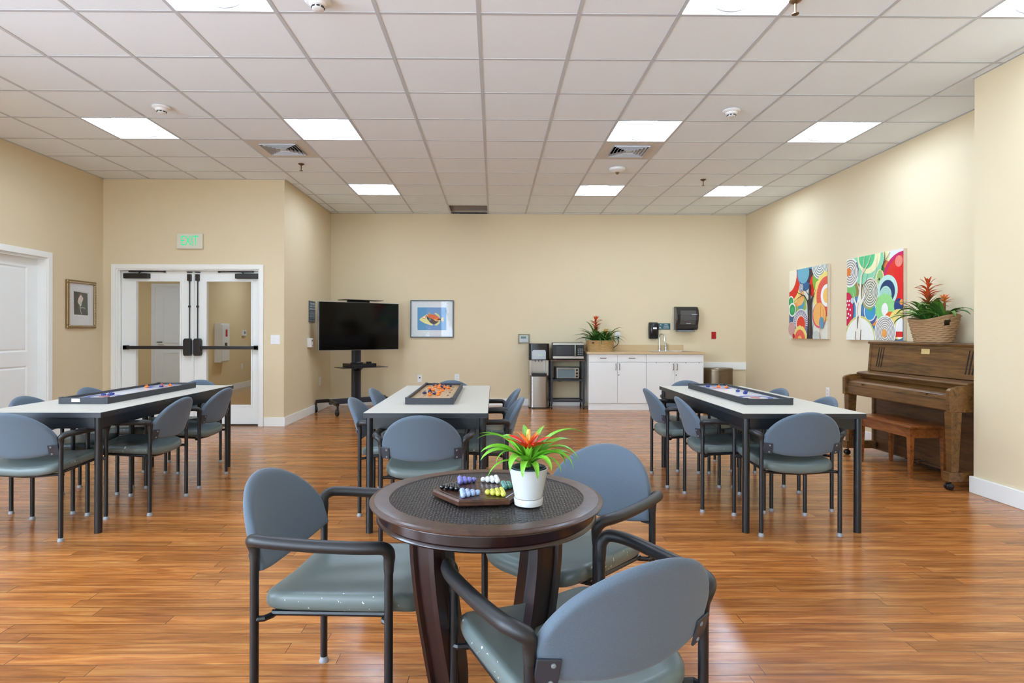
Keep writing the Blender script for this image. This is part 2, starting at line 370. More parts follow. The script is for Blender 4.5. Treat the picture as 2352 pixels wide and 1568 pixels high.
# ceiling grid of 2 ft tiles
T = 0.6096; GX = -0.1004; GY = 3.6656
RECTS = [(XL, XR2, YW, YJ), (XL, XR, YJ, YD), (XRT, XR, YD, YB)]
LIGHTS = [(-6,3),(-3,3),(2,3),(5,3),(-3,7),(2,7),(5,7),(-6,-1),(-3,-1),(2,-1),(5,-1)]
VENTS = [(-4,4),(2,4)]
skip = set(LIGHTS) | set(VENTS) | {(-1, 9)}
m = MB(); g = MB(); zb = CEIL-0.003
for i in range(-9, 8):
    for j in range(-18, 12):
        if (i, j) in skip: continue
        for r in RECTS:
            a, b = max(GX+i*T, r[0]), min(GX+(i+1)*T, r[1]); c, d = max(GY+j*T, r[2]), min(GY+(j+1)*T, r[3])
            if b > a and d > c: m.box(a, b, c, d, CEIL, CEIL+0.015)
m.box(-0.71, -0.1, 9.152, 9.24, CEIL, CEIL+0.015).box(-0.71, -0.1, 9.76, 9.9, CEIL, CEIL+0.015)
ceil_o = struct(m.build('ceiling', M_tile))
for r in RECTS:
    for i in range(-9, 8):
        x = GX+i*T
        if r[0]+0.02 < x < r[1]-0.02: g.box(x-0.012, x+0.012, r[2], r[3], zb, CEIL)
    for j in range(-18, 12):
        y = GY+j*T
        if r[2] < y < r[3]: g.box(r[0], r[1], y-0.012, y+0.012, zb+0.0006, CEIL)
for a, b, c, d in [(XL, XL+0.022, YW, YD), (XL, XRT, YD-0.022, YD), (XRT, XRT+0.022, YD, YB), (XRT, XR, YB-0.022, YB), (XR-0.022, XR, YJ, YB), (XR2-0.022, XR2, YW, YJ)]:
    g.box(a, b, c, d, zb-0.001, CEIL)
struct(g.build('trim_2', M_bar))

# ------------------------------------------------------------------ ceiling lights
M_lamp = emit('lamp_glow', (207, 228, 255), LAMP)
M_pan = mat('lamp_housing', (240, 240, 238), 0.4)
M_rim = mat('lamp_rim', (110, 110, 108), 0.6)
def make_light():
    t = thing('ceiling_light', '', 'ceiling light', group='square troffer lights in the ceiling grid')
    h = 0.291; q = 0.255; d = 0.085; m = MB()
    m.grid([[(-h,-h,0),(h,-h,0),(h,h,0),(-h,h,0)], [(-q,-q,d),(q,-q,d),(q,q,d),(-q,q,d)]], wrap=True)
    m.put([(-q,-q,d),(q,-q,d),(q,q,d),(-q,q,d)], [(0,1,2,3)])
    m.box(-0.305,-h,-0.305,0.305,-0.002,0.01).box(h,0.305,-0.305,0.305,-0.002,0.01).box(-h,h,-0.305,-h,-0.002,0.01).box(-h,h,h,0.305,-0.002,0.01)
    m.build('housing', M_pan, t)
    b = MB(); rows = []
    for y in (-0.275, 0.275): rows.append([(0.125*math.cos(PI*k/12), y, 0.082-0.068*math.sin(PI*k/12)) for k in range(13)])
    b.grid(rows); bo = b.build('diffuser', M_lamp, t, smooth=True)
    for s in (-1, 1):
        c = MB(); y = s*0.277; c.put([(0.125*math.cos(PI*k/12), y, 0.082-0.068*math.sin(PI*k/12)) for k in range(13)], [tuple(range(13))])
        c.tube([(0.126*math.cos(PI*k/12), y, 0.082-0.070*math.sin(PI*k/12)) for k in range(13)], 0.0035, 6)
        c.build('end_cap', M_rim, t)
    return t
LL = {(-6,3):'leftmost ceiling light, above the left table', (-3,3):'ceiling light beside the left air vent, nearer the camera', (2,3):'ceiling light touching the air vent right of centre', (5,3):'ceiling light nearest the right wall, in front of the paintings',
      (-3,7):'small far ceiling light above the television', (2,7):'small far ceiling light above the basket plant and microwave', (5,7):'small far ceiling light near the back right corner',
      (-3,-1):'ceiling light cut by the top edge, left of centre', (2,-1):'ceiling light cut by the top edge, right of centre', (5,-1):'ceiling light cut by the top right corner'}
L0 = make_light(); first = True
for (i, j) in LIGHTS:
    t = L0 if first else copy_tree(L0); first = False
    t.location = (GX+(i+0.5)*T, GY+(j+0.5)*T, CEIL)
    t['label'] = LL.get((i, j), 'square white ceiling light beyond the left edge of the picture')
# air diffusers
def make_vent(x, y, label):
    t = thing('air_vent', label, 'air vent', (x, y, CEIL), group='square louvred air vents in the ceiling')
    M_v = mat('vent_panel', (214, 208, 198), 0.6); M_l = mat('vent_louvre', (205, 208, 212), 0.45); M_k = mat('vent_dark', (14, 14, 18), 0.8)
    m = MB()
    for a, b, c, d in cut(-0.3, 0.3, -0.3, 0.3, [(-0.185, 0.185, -0.185, 0.185)]): m.box(a, b, c, d, -0.002, 0.01)
    m.build('panel', M_v, t)
    k = MB(); k.put([(-0.185,-0.185,0.06),(0.185,-0.185,0.06),(0.185,0.185,0.06),(-0.185,0.185,0.06)], [(0,1,2,3)])
    k.grid([[(-0.185,-0.185,0.06),(0.185,-0.185,0.06),(0.185,0.185,0.06),(-0.185,0.185,0.06)],[(-0.185,-0.185,0),(0.185,-0.185,0),(0.185,0.185,0),(-0.185,0.185,0)]], wrap=True)
    k.build('duct', M_k, t)
    for r in (0.188, 0.158, 0.124, 0.090, 0.058):
        l = MB(); a, b = r, r-0.017
        l.grid([[(-a,-a,-0.012),(a,-a,-0.012),(a,a,-0.012),(-a,a,-0.012)], [(-b,-b,0.014),(b,-b,0.014),(b,b,0.014),(-b,b,0.014)],
                [(-b,-b,0.016),(b,-b,0.016),(b,b,0.016),(-b,b,0.016)], [(-a,-a,-0.010),(a,-a,-0.010),(a,a,-0.010),(-a,a,-0.010)]], wrap=True)
        l.grid([[(-a,-a,-0.018),(a,-a,-0.018),(a,a,-0.018),(-a,a,-0.018)], [(-a,-a,-0.012),(a,-a,-0.012),(a,a,-0.012),(-a,a,-0.012)]], wrap=True)
        l.build('louvre', M_l, t)
    MB().box(-0.030, 0.030, -0.030, 0.030, -0.012, -0.008).build('centre_plate', M_l, t)
make_vent(GX-3.5*T, GY+4.5*T, 'square louvred air vent above the entry doors, left of centre')
make_vent(GX+2.5*T, GY+4.5*T, 'square louvred air vent right of centre above the occupancy sensor')
t = thing('return_air_grille', 'dark return air slot in the ceiling against the back wall', 'air vent', (-0.405, 9.5, CEIL))
m = MB().box(-0.305, 0.305, -0.26, 0.26, 0.10, 0.11)
for a, b, c, d in ((-0.305,-0.3,-0.26,0.26),(0.3,0.305,-0.26,0.26),(-0.3,0.3,-0.26,-0.255),(-0.3,0.3,0.255,0.26)): m.box(a, b, c, d, 0, 0.10)
m.build('duct', mat('return_duct', (176, 164, 148), 0.8), t)
m = MB()
for k in range(11): m.box(-0.3, 0.3, -0.24+k*0.045, -0.236+k*0.045, 0.02, 0.06)
m.build('slats', mat('return_slats', (150, 138, 124), 0.7), t)
# detectors, sensor, sprinklers
def detector(x, y, label):
    t = thing('smoke_detector', label, 'smoke detector', (x, y, CEIL-0.0032), group='smoke detectors on the ceiling')
    MB().lathe([(0.074, 0), (0.076, -0.008), (0.068, -0.016), (0.052, -0.020), (0.046, -0.034), (0.034, -0.040)][::-1], n=28).build('base', M_white, t, smooth=True)
    m = MB()
    for k in range(8):
        m.M = Matrix.Rotation(k*PI/4+0.3, 4, 'Z'); m.box(0.0335, 0.0385, -0.009, 0.009, -0.0475, -0.0405)
    m.M = None; m.build('sensing_slots', M_black, t)
    MB().lathe([(0.026, -0.056), (0.034, -0.052), (0.034, -0.040), (0.030, -0.0395)], n=24).build('cap', M_white, t, smooth=True)
detector(-2.867, 5.225, 'white smoke detector near the leftmost ceiling light'); detector(2.056, 5.228, 'white smoke detector right of centre between two ceiling lights')
detector(-1.031, 3.527, 'white smoke detector cut by the top edge of the picture')
t = thing('occupancy_sensor', 'round white ceiling sensor with brass coloured lens below the right vent', 'sensor', (1.446, 7.10, CEIL-0.0032))
MB().lathe([(0.05, -0.045), (0.075, -0.032), (0.092, -0.024), (0.095, 0)], n=28).build('housing', M_white, t, smooth=True)
MB().lathe([(0.006, -0.072), (0.02, -0.062), (0.026, -0.0455)], n=20).build('lens', mat('sensor_lens', (150, 135, 110), 0.2, 0.6), t, smooth=True)
def sprinkler(x, y, label):
    t = thing('sprinkler', label, 'sprinkler', (x, y, CEIL-0.0032), group='fire sprinkler heads')
    mb = mat('sprinkler_brass', (120, 92, 66), 0.35, 0.8)
    MB().lathe([(0.010, -0.018), (0.034, -0.004), (0.036, 0)], n=20).build('escutcheon', mb, t, smooth=True)
    MB().tube([(0, 0, -0.017), (0, 0, -0.075)], 0.006, 8).build('stem', mb, t)
    MB().lathe([(0.020, -0.080), (0.020, -0.0755)], n=16).build('deflector', mb, t)
sprinkler(-2.227, 6.98, 'small brass sprinkler head left, above the entry wall corner'); sprinkler(2.635, 7.605, 'small brass sprinkler head right, beside the far right light')
sprinkler(1.743, 3.489, 'sprinkler head cut by the top edge beside a ceiling light')

# ------------------------------------------------------------------ garden trees outside the windows (seen mirrored in glass)
def tree(x, y, h, rr, seed, label):
    rnd = random.Random(seed); t = thing('garden_tree', label, 'tree', (x, y, 0), group='garden trees outside the windows')
    MB().tube([(0, 0, -0.3), (0.05, 0, h*0.45), (0, 0.1, h*0.8)], [0.12, 0.09, 0.04], 8).build('trunk', mat('bark', (86, 70, 56), 0.9), t)
    m = MB()
    for k in range(5200):
        v = Vector((rnd.gauss(0, 1), rnd.gauss(0, 1), rnd.gauss(0, 1))).normalized()*rr*rnd.random()**0.4; c = Vector((v.x, v.y, h*0.62+v.z*1.15))
        a = Vector((rnd.gauss(0, 1), rnd.gauss(0, 1), rnd.gauss(0, 1))).normalized(); b = a.orthogonal().normalized(); q = rnd.uniform(0.05, 0.10)
        m.put([c-a*q, c-b*q*0.45, c+a*q, c+b*q*0.45], [(0, 1, 2, 3)])
    m.build('crown', mat('garden_leaf', (96, 132, 70), 0.6), t)
for k, (x, y) in enumerate(((-3.9, -10.0), (-1.3, -11.0), (0.9, -9.9), (3.6, -10.7))): tree(x, y, 3.4+0.2*k, 1.15, k, ['leafy garden tree outside the window furthest left', 'leafy garden tree outside, left of the middle window', 'leafy garden tree outside, right of the middle window', 'leafy garden tree outside the window furthest right'][k])

# ------------------------------------------------------------------ doors
d1 = sempty('door_1')
m = MB(); y0, y1, zt = DL[0], DL[1], DL[3]
m.box(XL, XL+0.018, y1-0.005, y1+0.06, 0, zt+0.06).box(XL, XL+0.018, y0-0.06, y0+0.005, 0, zt+0.06).box(XL, XL+0.018, y0+0.005, y1-0.005, zt-0.005, zt+0.06)
m.build('casing', M_trim, d1, bevel=0.003)
m = MB().box(XL-0.13, XL, y1-0.012, y1, 0, zt).box(XL-0.13, XL, y0, y0+0.012, 0, zt).box(XL-0.13, XL, y0+0.012, y1-0.012, zt-0.012, zt); m.build('jamb', M_trim, d1)
m = MB(); xf = XL-0.10; A, B = y0+0.015, y1-0.015
pan = [(A+0.14, B-0.14, 1.0-0.02, 1.90), (A+0.14, B-0.14, 0.22, 0.83)]
for a, b, c, d in cut(A, B, 0.01, zt-0.015, pan): m.box(xf-0.03, xf, a, b, c, d)
for a, b, c, d in pan:
    s = 0.035; m.grid([[(xf,a,c),(xf,b,c),(xf,b,d),(xf,a,d)], [(xf-0.012,a+s*.5,c+s*.5),(xf-0.012,b-s*.5,c+s*.5),(xf-0.012,b-s*.5,d-s*.5),(xf-0.012,a+s*.5,d-s*.5)], [(xf-0.003,a+s,c+s),(xf-0.003,b-s,c+s),(xf-0.003,b-s,d-s),(xf-0.003,a+s,d-s)]], wrap=True)
    m.put([(xf-0.003,a+s,c+s),(xf-0.003,b-s,c+s),(xf-0.003,b-s,d-s),(xf-0.003,a+s,d-s)], [(0,1,2,3)])
m.build('door_leaf', M_door, d1)
d2 = sempty('door_2')
x0, x1, zt = DD[0], DD[1], DD[3]
m = MB().box(x0-0.055, x0+0.004, YD-0.018, YD, 0, zt+0.055).box(x1-0.004, x1+0.05, YD-0.018, YD, 0, zt+0.055).box(x0+0.004, x1-0.004, YD-0.018, YD, zt-0.004, zt+0.055)
m.build('casing', M_trim, d2, bevel=0.003)
m = MB().box(x0, x0+0.02, YD, YD+0.13, 0, zt).box(x1-0.02, x1, YD, YD+0.13, 0, zt).box(x0+0.02, x1-0.02, YD, YD+0.13, zt-0.02, zt)
m.box(x0+0.02, x0+0.036, YD+0.02, YD+0.055, 0, zt-0.02); m.build('jamb', M_trim, d2)
MB().box(x0+0.02, x1-0.02, YD+0.03, YD+0.13, 0, 0.012).build('threshold', mat('threshold_bronze', (70, 58, 44), 0.4, 0.5), d2)
def leaf(xa, xb, ga, gb):
    m = MB()
    for a, b, c, d in cut(xa, xb, 0.02, zt-0.024, [(ga, gb, 0.257, 1.849)]): m.box(a, b, YD+0.06, YD+0.10, c, d)
    for a, b, c, d in cut(ga-0.012, gb+0.012, 0.245, 1.861, [(ga+0.006, gb-0.006, 0.263, 1.843)]): m.box(a, b, YD+0.053, YD+0.107, c, d)
    lf = m.build('door_leaf', M_door, d2)
    MB().box(ga, gb, YD+0.077, YD+0.083, 0.257, 1.849).build('glass_pane', M_glass, lf)
leaf(x0+0.038, -3.843, -4.585, -4.014); leaf(-3.839, x1-0.021, -3.686, -3.107)
bz = mat('dark_bronze', (36, 31, 28), 0.38, 0.2)
for (a, b, bx, s) in ((-4.715, -3.93, -3.905, -1), (-3.76, -3.01, -3.778, 1)):
    m = MB().box(min(a, b), max(a, b), YD+0.0, YD+0.035, 0.978, 1.020).box(a if s < 0 else b-0.05, a+0.05 if s < 0 else b, YD+0.0, YD+0.06, 0.972, 1.026)
    m.build('push_bar', bz, d2, bevel=0.004)
    m = MB().prism([(bx-0.045, 0.92), (bx-0.035, 0.895), (bx+0.035, 0.895), (bx+0.045, 0.92), (bx+0.045, 1.09), (bx+0.03, 1.115), (bx-0.03, 1.115), (bx-0.045, 1.09)], 'y', YD-0.01, YD+0.06)
    m.build('latch_box', bz, d2, bevel=0.006)
    rx = bx+0.012*(-s)
    m = MB().tube([(rx, YD+0.045, 1.11), (rx, YD+0.045, 1.90)], 0.007, 10).lathe([(0.014, 0), (0.016, 0.012), (0.014, 0.025)], (rx, YD+0.04, 1.51), 12)
    m.build('vertical_rod', bz, d2)
    MB().box(rx-0.022, rx+0.022, YD+0.02, YD+0.06, 1.85, 1.935).box(rx-0.03, rx+0.03, YD+0.03, YD+0.06, 1.955, 1.968).build('top_latch', bz, d2, bevel=0.003)
for (a, b, ax, bx2, s) in ((-4.715, -4.395, -4.53, -4.21, 1), (-3.30, -2.992, -3.20, -3.52, -1)):
    MB().box(a, b, YD+0.0, YD+0.06, 1.878, 1.942).build('door_closer', bz, d2, bevel=0.008)
    m = MB().tube([(ax+0.0, YD+0.03, 1.945), (ax+0.03*s, YD+0.02, 1.966), (bx2, YD+0.045, 1.966)], 0.006, 8).box(min(ax-0.12*s, ax+0.02*s), max(ax-0.12*s, ax+0.02*s), YD+0.01, YD+0.05, 1.958, 1.975)
    m.lathe([(0.012, 0), (0.012, 0.02)], (bx2, YD+0.045, 1.955), 10); m.build('closer_arm', bz, d2)
# hallway behind the glass doors
M_hw = mat('hall_wall', (228, 202, 150), 0.75, bump=(260, 0.1, 0.002))
struct(MB().box(-8.0, -2.79, 7.74, 15.5, -0.05, 0).build('floor_hall', M_hallfloor))
m = MB(); HL = ((-4.2, 9.3), (-6.4, 9.6), (-4.2, 12.6))
for a, b, c, d in cut(-8.0, -2.79, 7.84, 15.5, [(x-0.3, x+0.3, y-0.3, y+0.3) for x, y in HL]): m.box(a, b, c, d, 2.62, 2.66)
struct(m.build('ceiling_hall', M_tile))
struct(MB().box(-8.12, -8.0, 7.74, 11.5, 0, 2.7).build('wall_hall_west', M_hw)); struct(MB().box(-8.0, -5.10, 7.72, 7.84, 0, 2.7).build('wall_hall_south', M_hw))
struct(MB().box(-8.0, -5.4, 11.35, 11.47, 0, 2.7).build('wall_hall_facing', M_hw)); struct(MB().box(-5.52, -5.4, 11.47, 15.5, 0, 2.7).build('wall_hall_left', M_hw))
struct(MB().box(-5.4, -2.79, 15.5, 15.6, 0, 2.7).build('wall_hall_end', M_hw)); struct(MB().box(-2.80, -2.793, 7.84, 15.5, 0, 2.7).build('wall_hall_right', M_hw))
struct(MB().box(-5.4, -5.385, 11.335, 15.5, 0, 0.115).box(-5.55, -5.4, 11.335, 11.35, 0, 0.115).build('baseboard_hall', M_trim))
d3 = sempty('door_3')
m = MB().box(-6.40, -6.33, 11.33, 11.35, 0, 2.09).box(-5.50, -5.43, 11.33, 11.35, 0, 2.09).box(-6.33, -5.50, 11.33, 11.35, 2.03, 2.09); m.build('casing', M_trim, d3)
m = MB().box(-6.33, -5.50, 11.341, 11.349, 0.01, 2.03)
for c, d in ((0.2, 0.82), (0.98, 1.88)):
    m.box(-6.20, -5.63, 11.334, 11.342, c, c+0.03).box(-6.20, -5.63, 11.334, 11.342, d-0.03, d).box(-6.20, -6.17, 11.334, 11.342, c+0.03, d-0.03).box(-5.66, -5.63, 11.334, 11.342, c+0.03, d-0.03)
m.build('door_leaf', M_door, d3)
MB().tube([(-6.27, 11.34, 1.0), (-6.27, 11.29, 1.0), (-6.17, 11.285, 1.0)], 0.01, 8).build('door_handle', bz, d3)
for x_, y_ in HL:
    t = copy_tree(L0); t.location = (x_, y_, 2.618); t['label'] = 'ceiling light in the hallway beyond the glass doors'; t['group'] = 'hallway ceiling lights'
t = thing('extinguisher_cabinet', 'cream fire extinguisher cabinet on the hallway wall beyond the doors', 'cabinet', (-5.4, 11.9, 0))
MB().box(0, 0.13, -0.19, 0.17, 0.60, 1.36).build('body', M_cab, t, bevel=0.004)
cd = MB().box(0.13, 0.145, -0.17, 0.15, 0.63, 1.33).build('door', M_cab, t, bevel=0.003)
MB().box(0.146, 0.149, -0.03, 0.05, 1.1, 1.24).build('red_label', mat('label_red', (190, 40, 40), 0.5), cd)
MB().box(0.146, 0.16, -0.06, 0.02, 0.86, 0.98).build('latch', M_dark, cd)
t = thing('hall_thermostat', 'small white thermostat on the far hallway wall beyond the doors', 'thermostat', (-5.4, 13.05, 1.17))
MB().box(0, 0.04, -0.08, 0.08, -0.06, 0.06).build('body', M_white, t, bevel=0.003); MB().box(0.04, 0.042, -0.05, 0.03, -0.02, 0.03).build('screen', M_grey, t)

# ------------------------------------------------------------------ wall fittings
t = thing('exit_sign', 'illuminated green exit sign above the double doors', 'sign', (-3.855, YD-0.001, 2.346))
MB().box(-0.163, 0.163, -0.035, 0, -0.096, 0.096).build('housing', mat('sign_face', (222, 218, 198), 0.4), t, bevel=0.004)
M_ex = emit('exit_green', (50, 236, 150), 0.62)
text('EXIT', 'lettering', M_ex, t, (0, -0.036, 0), (PI/2, 0, 0), 0.175, 0.001, -0.001, 0.62)
def plate(x, y, z, face, wd, ht, label, name, kind):
    """face: direction the plate looks to"""
    rz = {'-y': 0, '+x': PI/2, '-x': -PI/2}[face]
    t = thing(name, label, 'wall plate' if kind != 'switch' else 'light switch', (x, y, z), rz)
    MB().box(-wd/2, wd/2, -0.006, 0, -ht/2, ht/2).build('cover_plate', M_white, t, bevel=0.0015)
    if kind == 'outlet':
        for s in (-1, 1):
            u = MB().lathe([(0.017, -0.0075), (0.017, -0.006)], n=16); 
            q = MB().box(-0.017, 0.017, -0.008, -0.006, s*0.022-0.014, s*0.022+0.014).build('socket', M_white, t, bevel=0.003)
            MB().box(-0.008, -0.005, -0.0085, -0.008, s*0.022-0.004, s*0.022+0.006).box(0.005, 0.008, -0.0085, -0.008, s*0.022-0.004, s*0.022+0.006).build('slots', M_dark, q)
    if kind == 'cable': MB().box(-0.012, 0.012, -0.009, -0.006, 0.002, 0.022).build('jack', mat('jack_navy', (40, 50, 70), 0.4), t)
    if kind == 'switch':
        for s in (-1, 1): MB().box(s*0.03-0.017, s*0.03+0.017, -0.010, -0.006, -0.035, 0.035).build('rocker', M_white, t, bevel=0.002)
    return t
plate(-2.782, YD, 1.104, '-y', 0.118, 0.118, 'white double light switch right of the entry doors', 'light_switch', 'switch')
plate(-1.215, YB, 0.442, '-y', 0.075, 0.118, 'white cable jack plate low on the back wall below the fish picture', 'cable_jack', 'cable')
plate(-0.607, YB, 0.457, '-y', 0.075, 0.118, 'white outlet low on the back wall right of the cable jack', 'wall_outlet', 'outlet')
plate(XRT, 9.30, 0.445, '+x', 0.075, 0.125, 'white outlet low on the side wall left of the television', 'wall_outlet', 'outlet')
plate(XR, 7.45, 0.472, '-x', 0.075, 0.118, 'white outlet low on the right wall below the paintings', 'wall_outlet', 'outlet')
pl = plate(2.028, YB, 1.141, '-y', 0.085, 0.14, 'white outlet with a black plug behind the counter plant', 'wall_outlet', 'outlet')
tag(MB().box(2.018, 2.048, 9.855, 9.89, 1.095, 1.135).tube(spline([(2.033, 9.87, 1.10), (2.035, 9.85, 1.06), (2.01, 9.84, 1.00), (1.96, 9.85, 0.96), (1.93, 9.86, 0.925)]), 0.005, 8).build('power_cord', M_dark), 'black power cord dropping from the outlet behind the counter plant', 'cord')
plate(-5.4, 13.0, 0.45, '+x', 0.075, 0.118, 'white outlet low on the hallway wall beyond the glass doors', 'wall_outlet', 'outlet')
t = thing('thermostat', 'clear boxed thermostat on the back wall above the water cooler', 'thermostat', (0.488, YB, 1.095))
MB().box(-0.075, 0.075, -0.03, 0, -0.058, 0.058).build('body', M_white, t, bevel=0.003)
MB().box(-0.05, 0.035, -0.032, -0.030, 0.005, 0.04).build('screen', mat('lcd_green', (120, 150, 140), 0.3), t)
MB().box(-0.095, 0.095, -0.06, -0.0005, -0.08, 0.08).build('guard', glass('guard_glass', (236, 240, 240), 1.5), t)
t = thing('wall_intercom', 'small white intercom on the side wall left of the television', 'intercom', (XRT, 8.71, 1.045), PI/2)
MB().box(-0.055, 0.055, -0.055, 0, -0.065, 0.065).build('body', M_white, t, bevel=0.005)
MB().box(-0.02, 0.03, -0.057, -0.055, 0.02, 0.045).build('grille', M_grey, t)
MB().box(0.01, 0.03, -0.057, -0.055, -0.05, -0.03).build('button', mat('label_red', (190, 40, 40), 0.5), t)
t = thing('capacity_sign', 'slate grey room capacity sign with pale lettering left of the television', 'sign', (XRT, 8.866, 1.497), PI/2)
M_slate = mat('slate_sign', (72, 86, 98), 0.45); M_let = mat('pale_letters', (200, 206, 208), 0.5)
MB().box(-0.145, 0.145, -0.012, 0, -0.155, 0.155).build('panel', M_slate, t, bevel=0.004)
for k, (s_, z_, q) in enumerate([('THE MAXIMUM', 0.112, 0.034), ('CAPACITY OF THE', 0.075, 0.031), ('RECREATION ROOM', 0.038, 0.029)]): text(s_, 'lettering', M_let, t, (0, -0.0125, z_), (PI/2, 0, 0), q, 0.0004, 0.0004)
for k, hw in enumerate((0.118, 0.122, 0.112, 0.122, 0.085)): MB().box(-hw, hw, -0.0126, -0.012, -0.006-0.022*k-0.005, -0.006-0.022*k+0.005).build('small_print', mat('faint_letters', (150, 160, 166), 0.5), t)
MB().box(-0.125, 0.125, -0.0128, -0.012, -0.14, -0.134).build('rule', M_let, t)
t = thing('fire_alarm', 'small red plate on the back wall right of the towel dispenser', 'wall plate', (3.609, YB, 1.16))
MB().box(-0.037, 0.037, -0.012, 0, -0.058, 0.058).build('plate', mat('alarm_red', (176, 20, 12), 0.4), t, bevel=0.002)
MB().box(-0.012, 0.012, -0.016, -0.012, -0.02, 0.02).build('button', mat('alarm_red2', (150, 16, 12), 0.4), t, bevel=0.002)
t = thing('soap_dispenser', 'black wall soap dispenser left of the wash hands sign', 'soap dispenser', (2.61, YB, 1.235))
m = MB(); rows = []
for z, w_, d in ((-0.137, 0.062, 0.05), (-0.128, 0.074, 0.075), (-0.06, 0.079, 0.10), (0.06, 0.079, 0.10), (0.12, 0.077, 0.085), (0.135, 0.066, 0.05)):
    rows.append([(w_*(abs(math.cos(a))**0.45)*(1 if math.cos(a) > 0 else -1), -0.001-d*(math.sin(a)**0.5 if math.sin(a) > 0 else 0), z) for a in [PI*k/14 for k in range(15)]])
m.grid(rows); m.put(rows[0], [tuple(range(15))]); m.put(rows[-1], [tuple(range(15))])
m.build('body', M_black, t, smooth=True)
MB().box(-0.025, 0.035, -0.106, -0.100, 0.025, 0.053).build('label_plate', M_white, t, bevel=0.001)
t = thing('wash_hands_sign', 'small teal sign asking to wash hands above the tap', 'sign', (2.79, YB, 1.304))
MB().box(-0.103, 0.103, -0.006, 0, -0.052, 0.052).build('panel', mat('teal_sign', (40, 92, 96), 0.45), t)
for s_, z_, q in (('Please', 0.031, 0.024), ('WASH', 0.003, 0.028), ('HANDS', -0.025, 0.028)): text(s_, 'lettering', M_let, t, (0.033, -0.0065, z_), (PI/2, 0, 0), q, 0.0004, 0.0005)
m = MB().box(-0.033, -0.031, -0.0068, -0.006, -0.05, 0.05)
m.prism([(-0.085, -0.035), (-0.078, -0.012), (-0.070, 0.0), (-0.062, 0.0), (-0.054, -0.012), (-0.047, -0.035), (-0.058, -0.038), (-0.066, -0.02), (-0.074, -0.038)], 'y', -0.0068, -0.006)
m.prism([(-0.075, 0.018), (-0.066, 0.03), (-0.055, 0.037), (-0.048, 0.03), (-0.037, 0.024), (-0.055, 0.018)], 'y', -0.0068, -0.006); m.build('hands_symbol', M_let, t)
t = thing('towel_dispenser', 'smoky black paper towel dispenser on the back wall above the sink', 'towel dispenser', (3.118, YB, 1.435))
MB().box(-0.185, 0.18, -0.04, 0, -0.19, 0.19).build('back_plate', mat('dispenser_grey', (190, 188, 180), 0.5), t, bevel=0.006)
M_smoke = mat('smoky_plastic', (44, 44, 44), 0.12, spec=0.6)
m = MB(); pr = [(-0.04, -0.19), (-0.13, -0.19), (-0.17, -0.165), (-0.18, -0.10), (-0.205, -0.03), (-0.215, 0.06), (-0.20, 0.14), (-0.15, 0.185), (-0.06, 0.195), (-0.04, 0.195)]
m.prism(pr, 'x', -0.178, 0.18); m.build('cover', M_smoke, t, bevel=0.012)
MB().prism([(-0.181, -0.10), (-0.206, -0.03), (-0.216, 0.06), (-0.203, 0.125), (-0.2, 0.125), (-0.2, 0.0), (-0.178, -0.09)], 'x', -0.12, 0.13).build('window', mat('smoky_window', (84, 84, 82), 0.15), t)
MB().box(-0.14, 0.13, -0.16, -0.03, -0.215, -0.19).build('outlet_lip', M_grey, t, bevel=0.003)
MB().box(0.06, 0.145, -0.222, -0.2145, 0.055, 0.063).box(-0.02, 0.05, -0.196, -0.188, -0.088, -0.08).build('logo', M_let, t)

# framed pictures
def frame_ring(mb, a0, a1, b0, b1, wd, c0, c1, axis):
    for p, q, r, s in cut(a0, a1, b0, b1, [(a0+wd, a1-wd, b0+wd, b1-wd)]):
        mb.box(p, q, c0, c1, r, s) if axis == 'y' else mb.box(c0, c1, p, q, r, s)
t = thing('fish_picture', 'framed reef fish print in a thin slate frame on the back wall', 'picture', (-1.368, YB, 1.112))
W_, H_ = 0.706, 0.612
m = MB(); frame_ring(m, 0, W_, 0, H_, 0.016, -0.03, 0, 'y'); m.build('frame', mat('slate_frame', (68, 86, 94), 0.4), t, bevel=0.002)
a = Art(W_, H_); sc = W_/1360.0
def F(pts): return [((x-180)*sc, (y-190)*sc) for x, y in pts]
a.poly([(0.01, 0.01), (W_-0.01, 0.01), (W_-0.01, H_-0.01), (0.01, H_-0.01)], (222, 224, 226))
a.poly(F([(400, 420), (1310, 420), (1310, 1135), (400, 1135)]), (92, 150, 196)); a.poly(F([(680, 430), (1180, 430), (1120, 1130), (680, 1130)]), (112, 154, 200))
a.poly(F([(930, 610), (980, 590), (1050, 630), (1110, 710), (1100, 740), (1040, 700)]), (222, 212, 130)); a.poly(F([(740, 640), (765, 570), (820, 640)]), (190, 180, 90))
a.poly(F([(930, 970), (1000, 995), (1090, 930), (1115, 860), (1060, 880)]), (226, 216, 140)); a.poly(F([(1125, 790), (1180, 735), (1240, 730), (1215, 800), (1240, 870), (1175, 850), (1130, 820)]), (226, 200, 130))
a.poly(F([(455, 805), (520, 740), (600, 690), (700, 640), (820, 628), (930, 645), (1040, 710), (1110, 770), (1140, 790), (1130, 820), (1090, 860), (1000, 920), (900, 955), (870, 990), (800, 975), (640, 925), (520, 860)]), (236, 224, 150))
a.poly(F([(700, 645), (820, 630), (930, 645), (1040, 710), (1100, 770), (1060, 850), (960, 810), (860, 770), (740, 730)]), (232, 104, 48))
a.poly(F([(715, 725), (800, 750), (900, 790), (980, 850), (1080, 862), (990, 925), (895, 955), (800, 900), (715, 790)]), (84, 62, 60))
a.poly(F([(1000, 800), (1080, 770), (1140, 770), (1135, 825), (1070, 815)]), (84, 66, 60)); a.poly(F([(930, 790), (1010, 770), (1060, 760), (990, 810), (1060, 850), (1010, 850)]), (238, 150, 60))
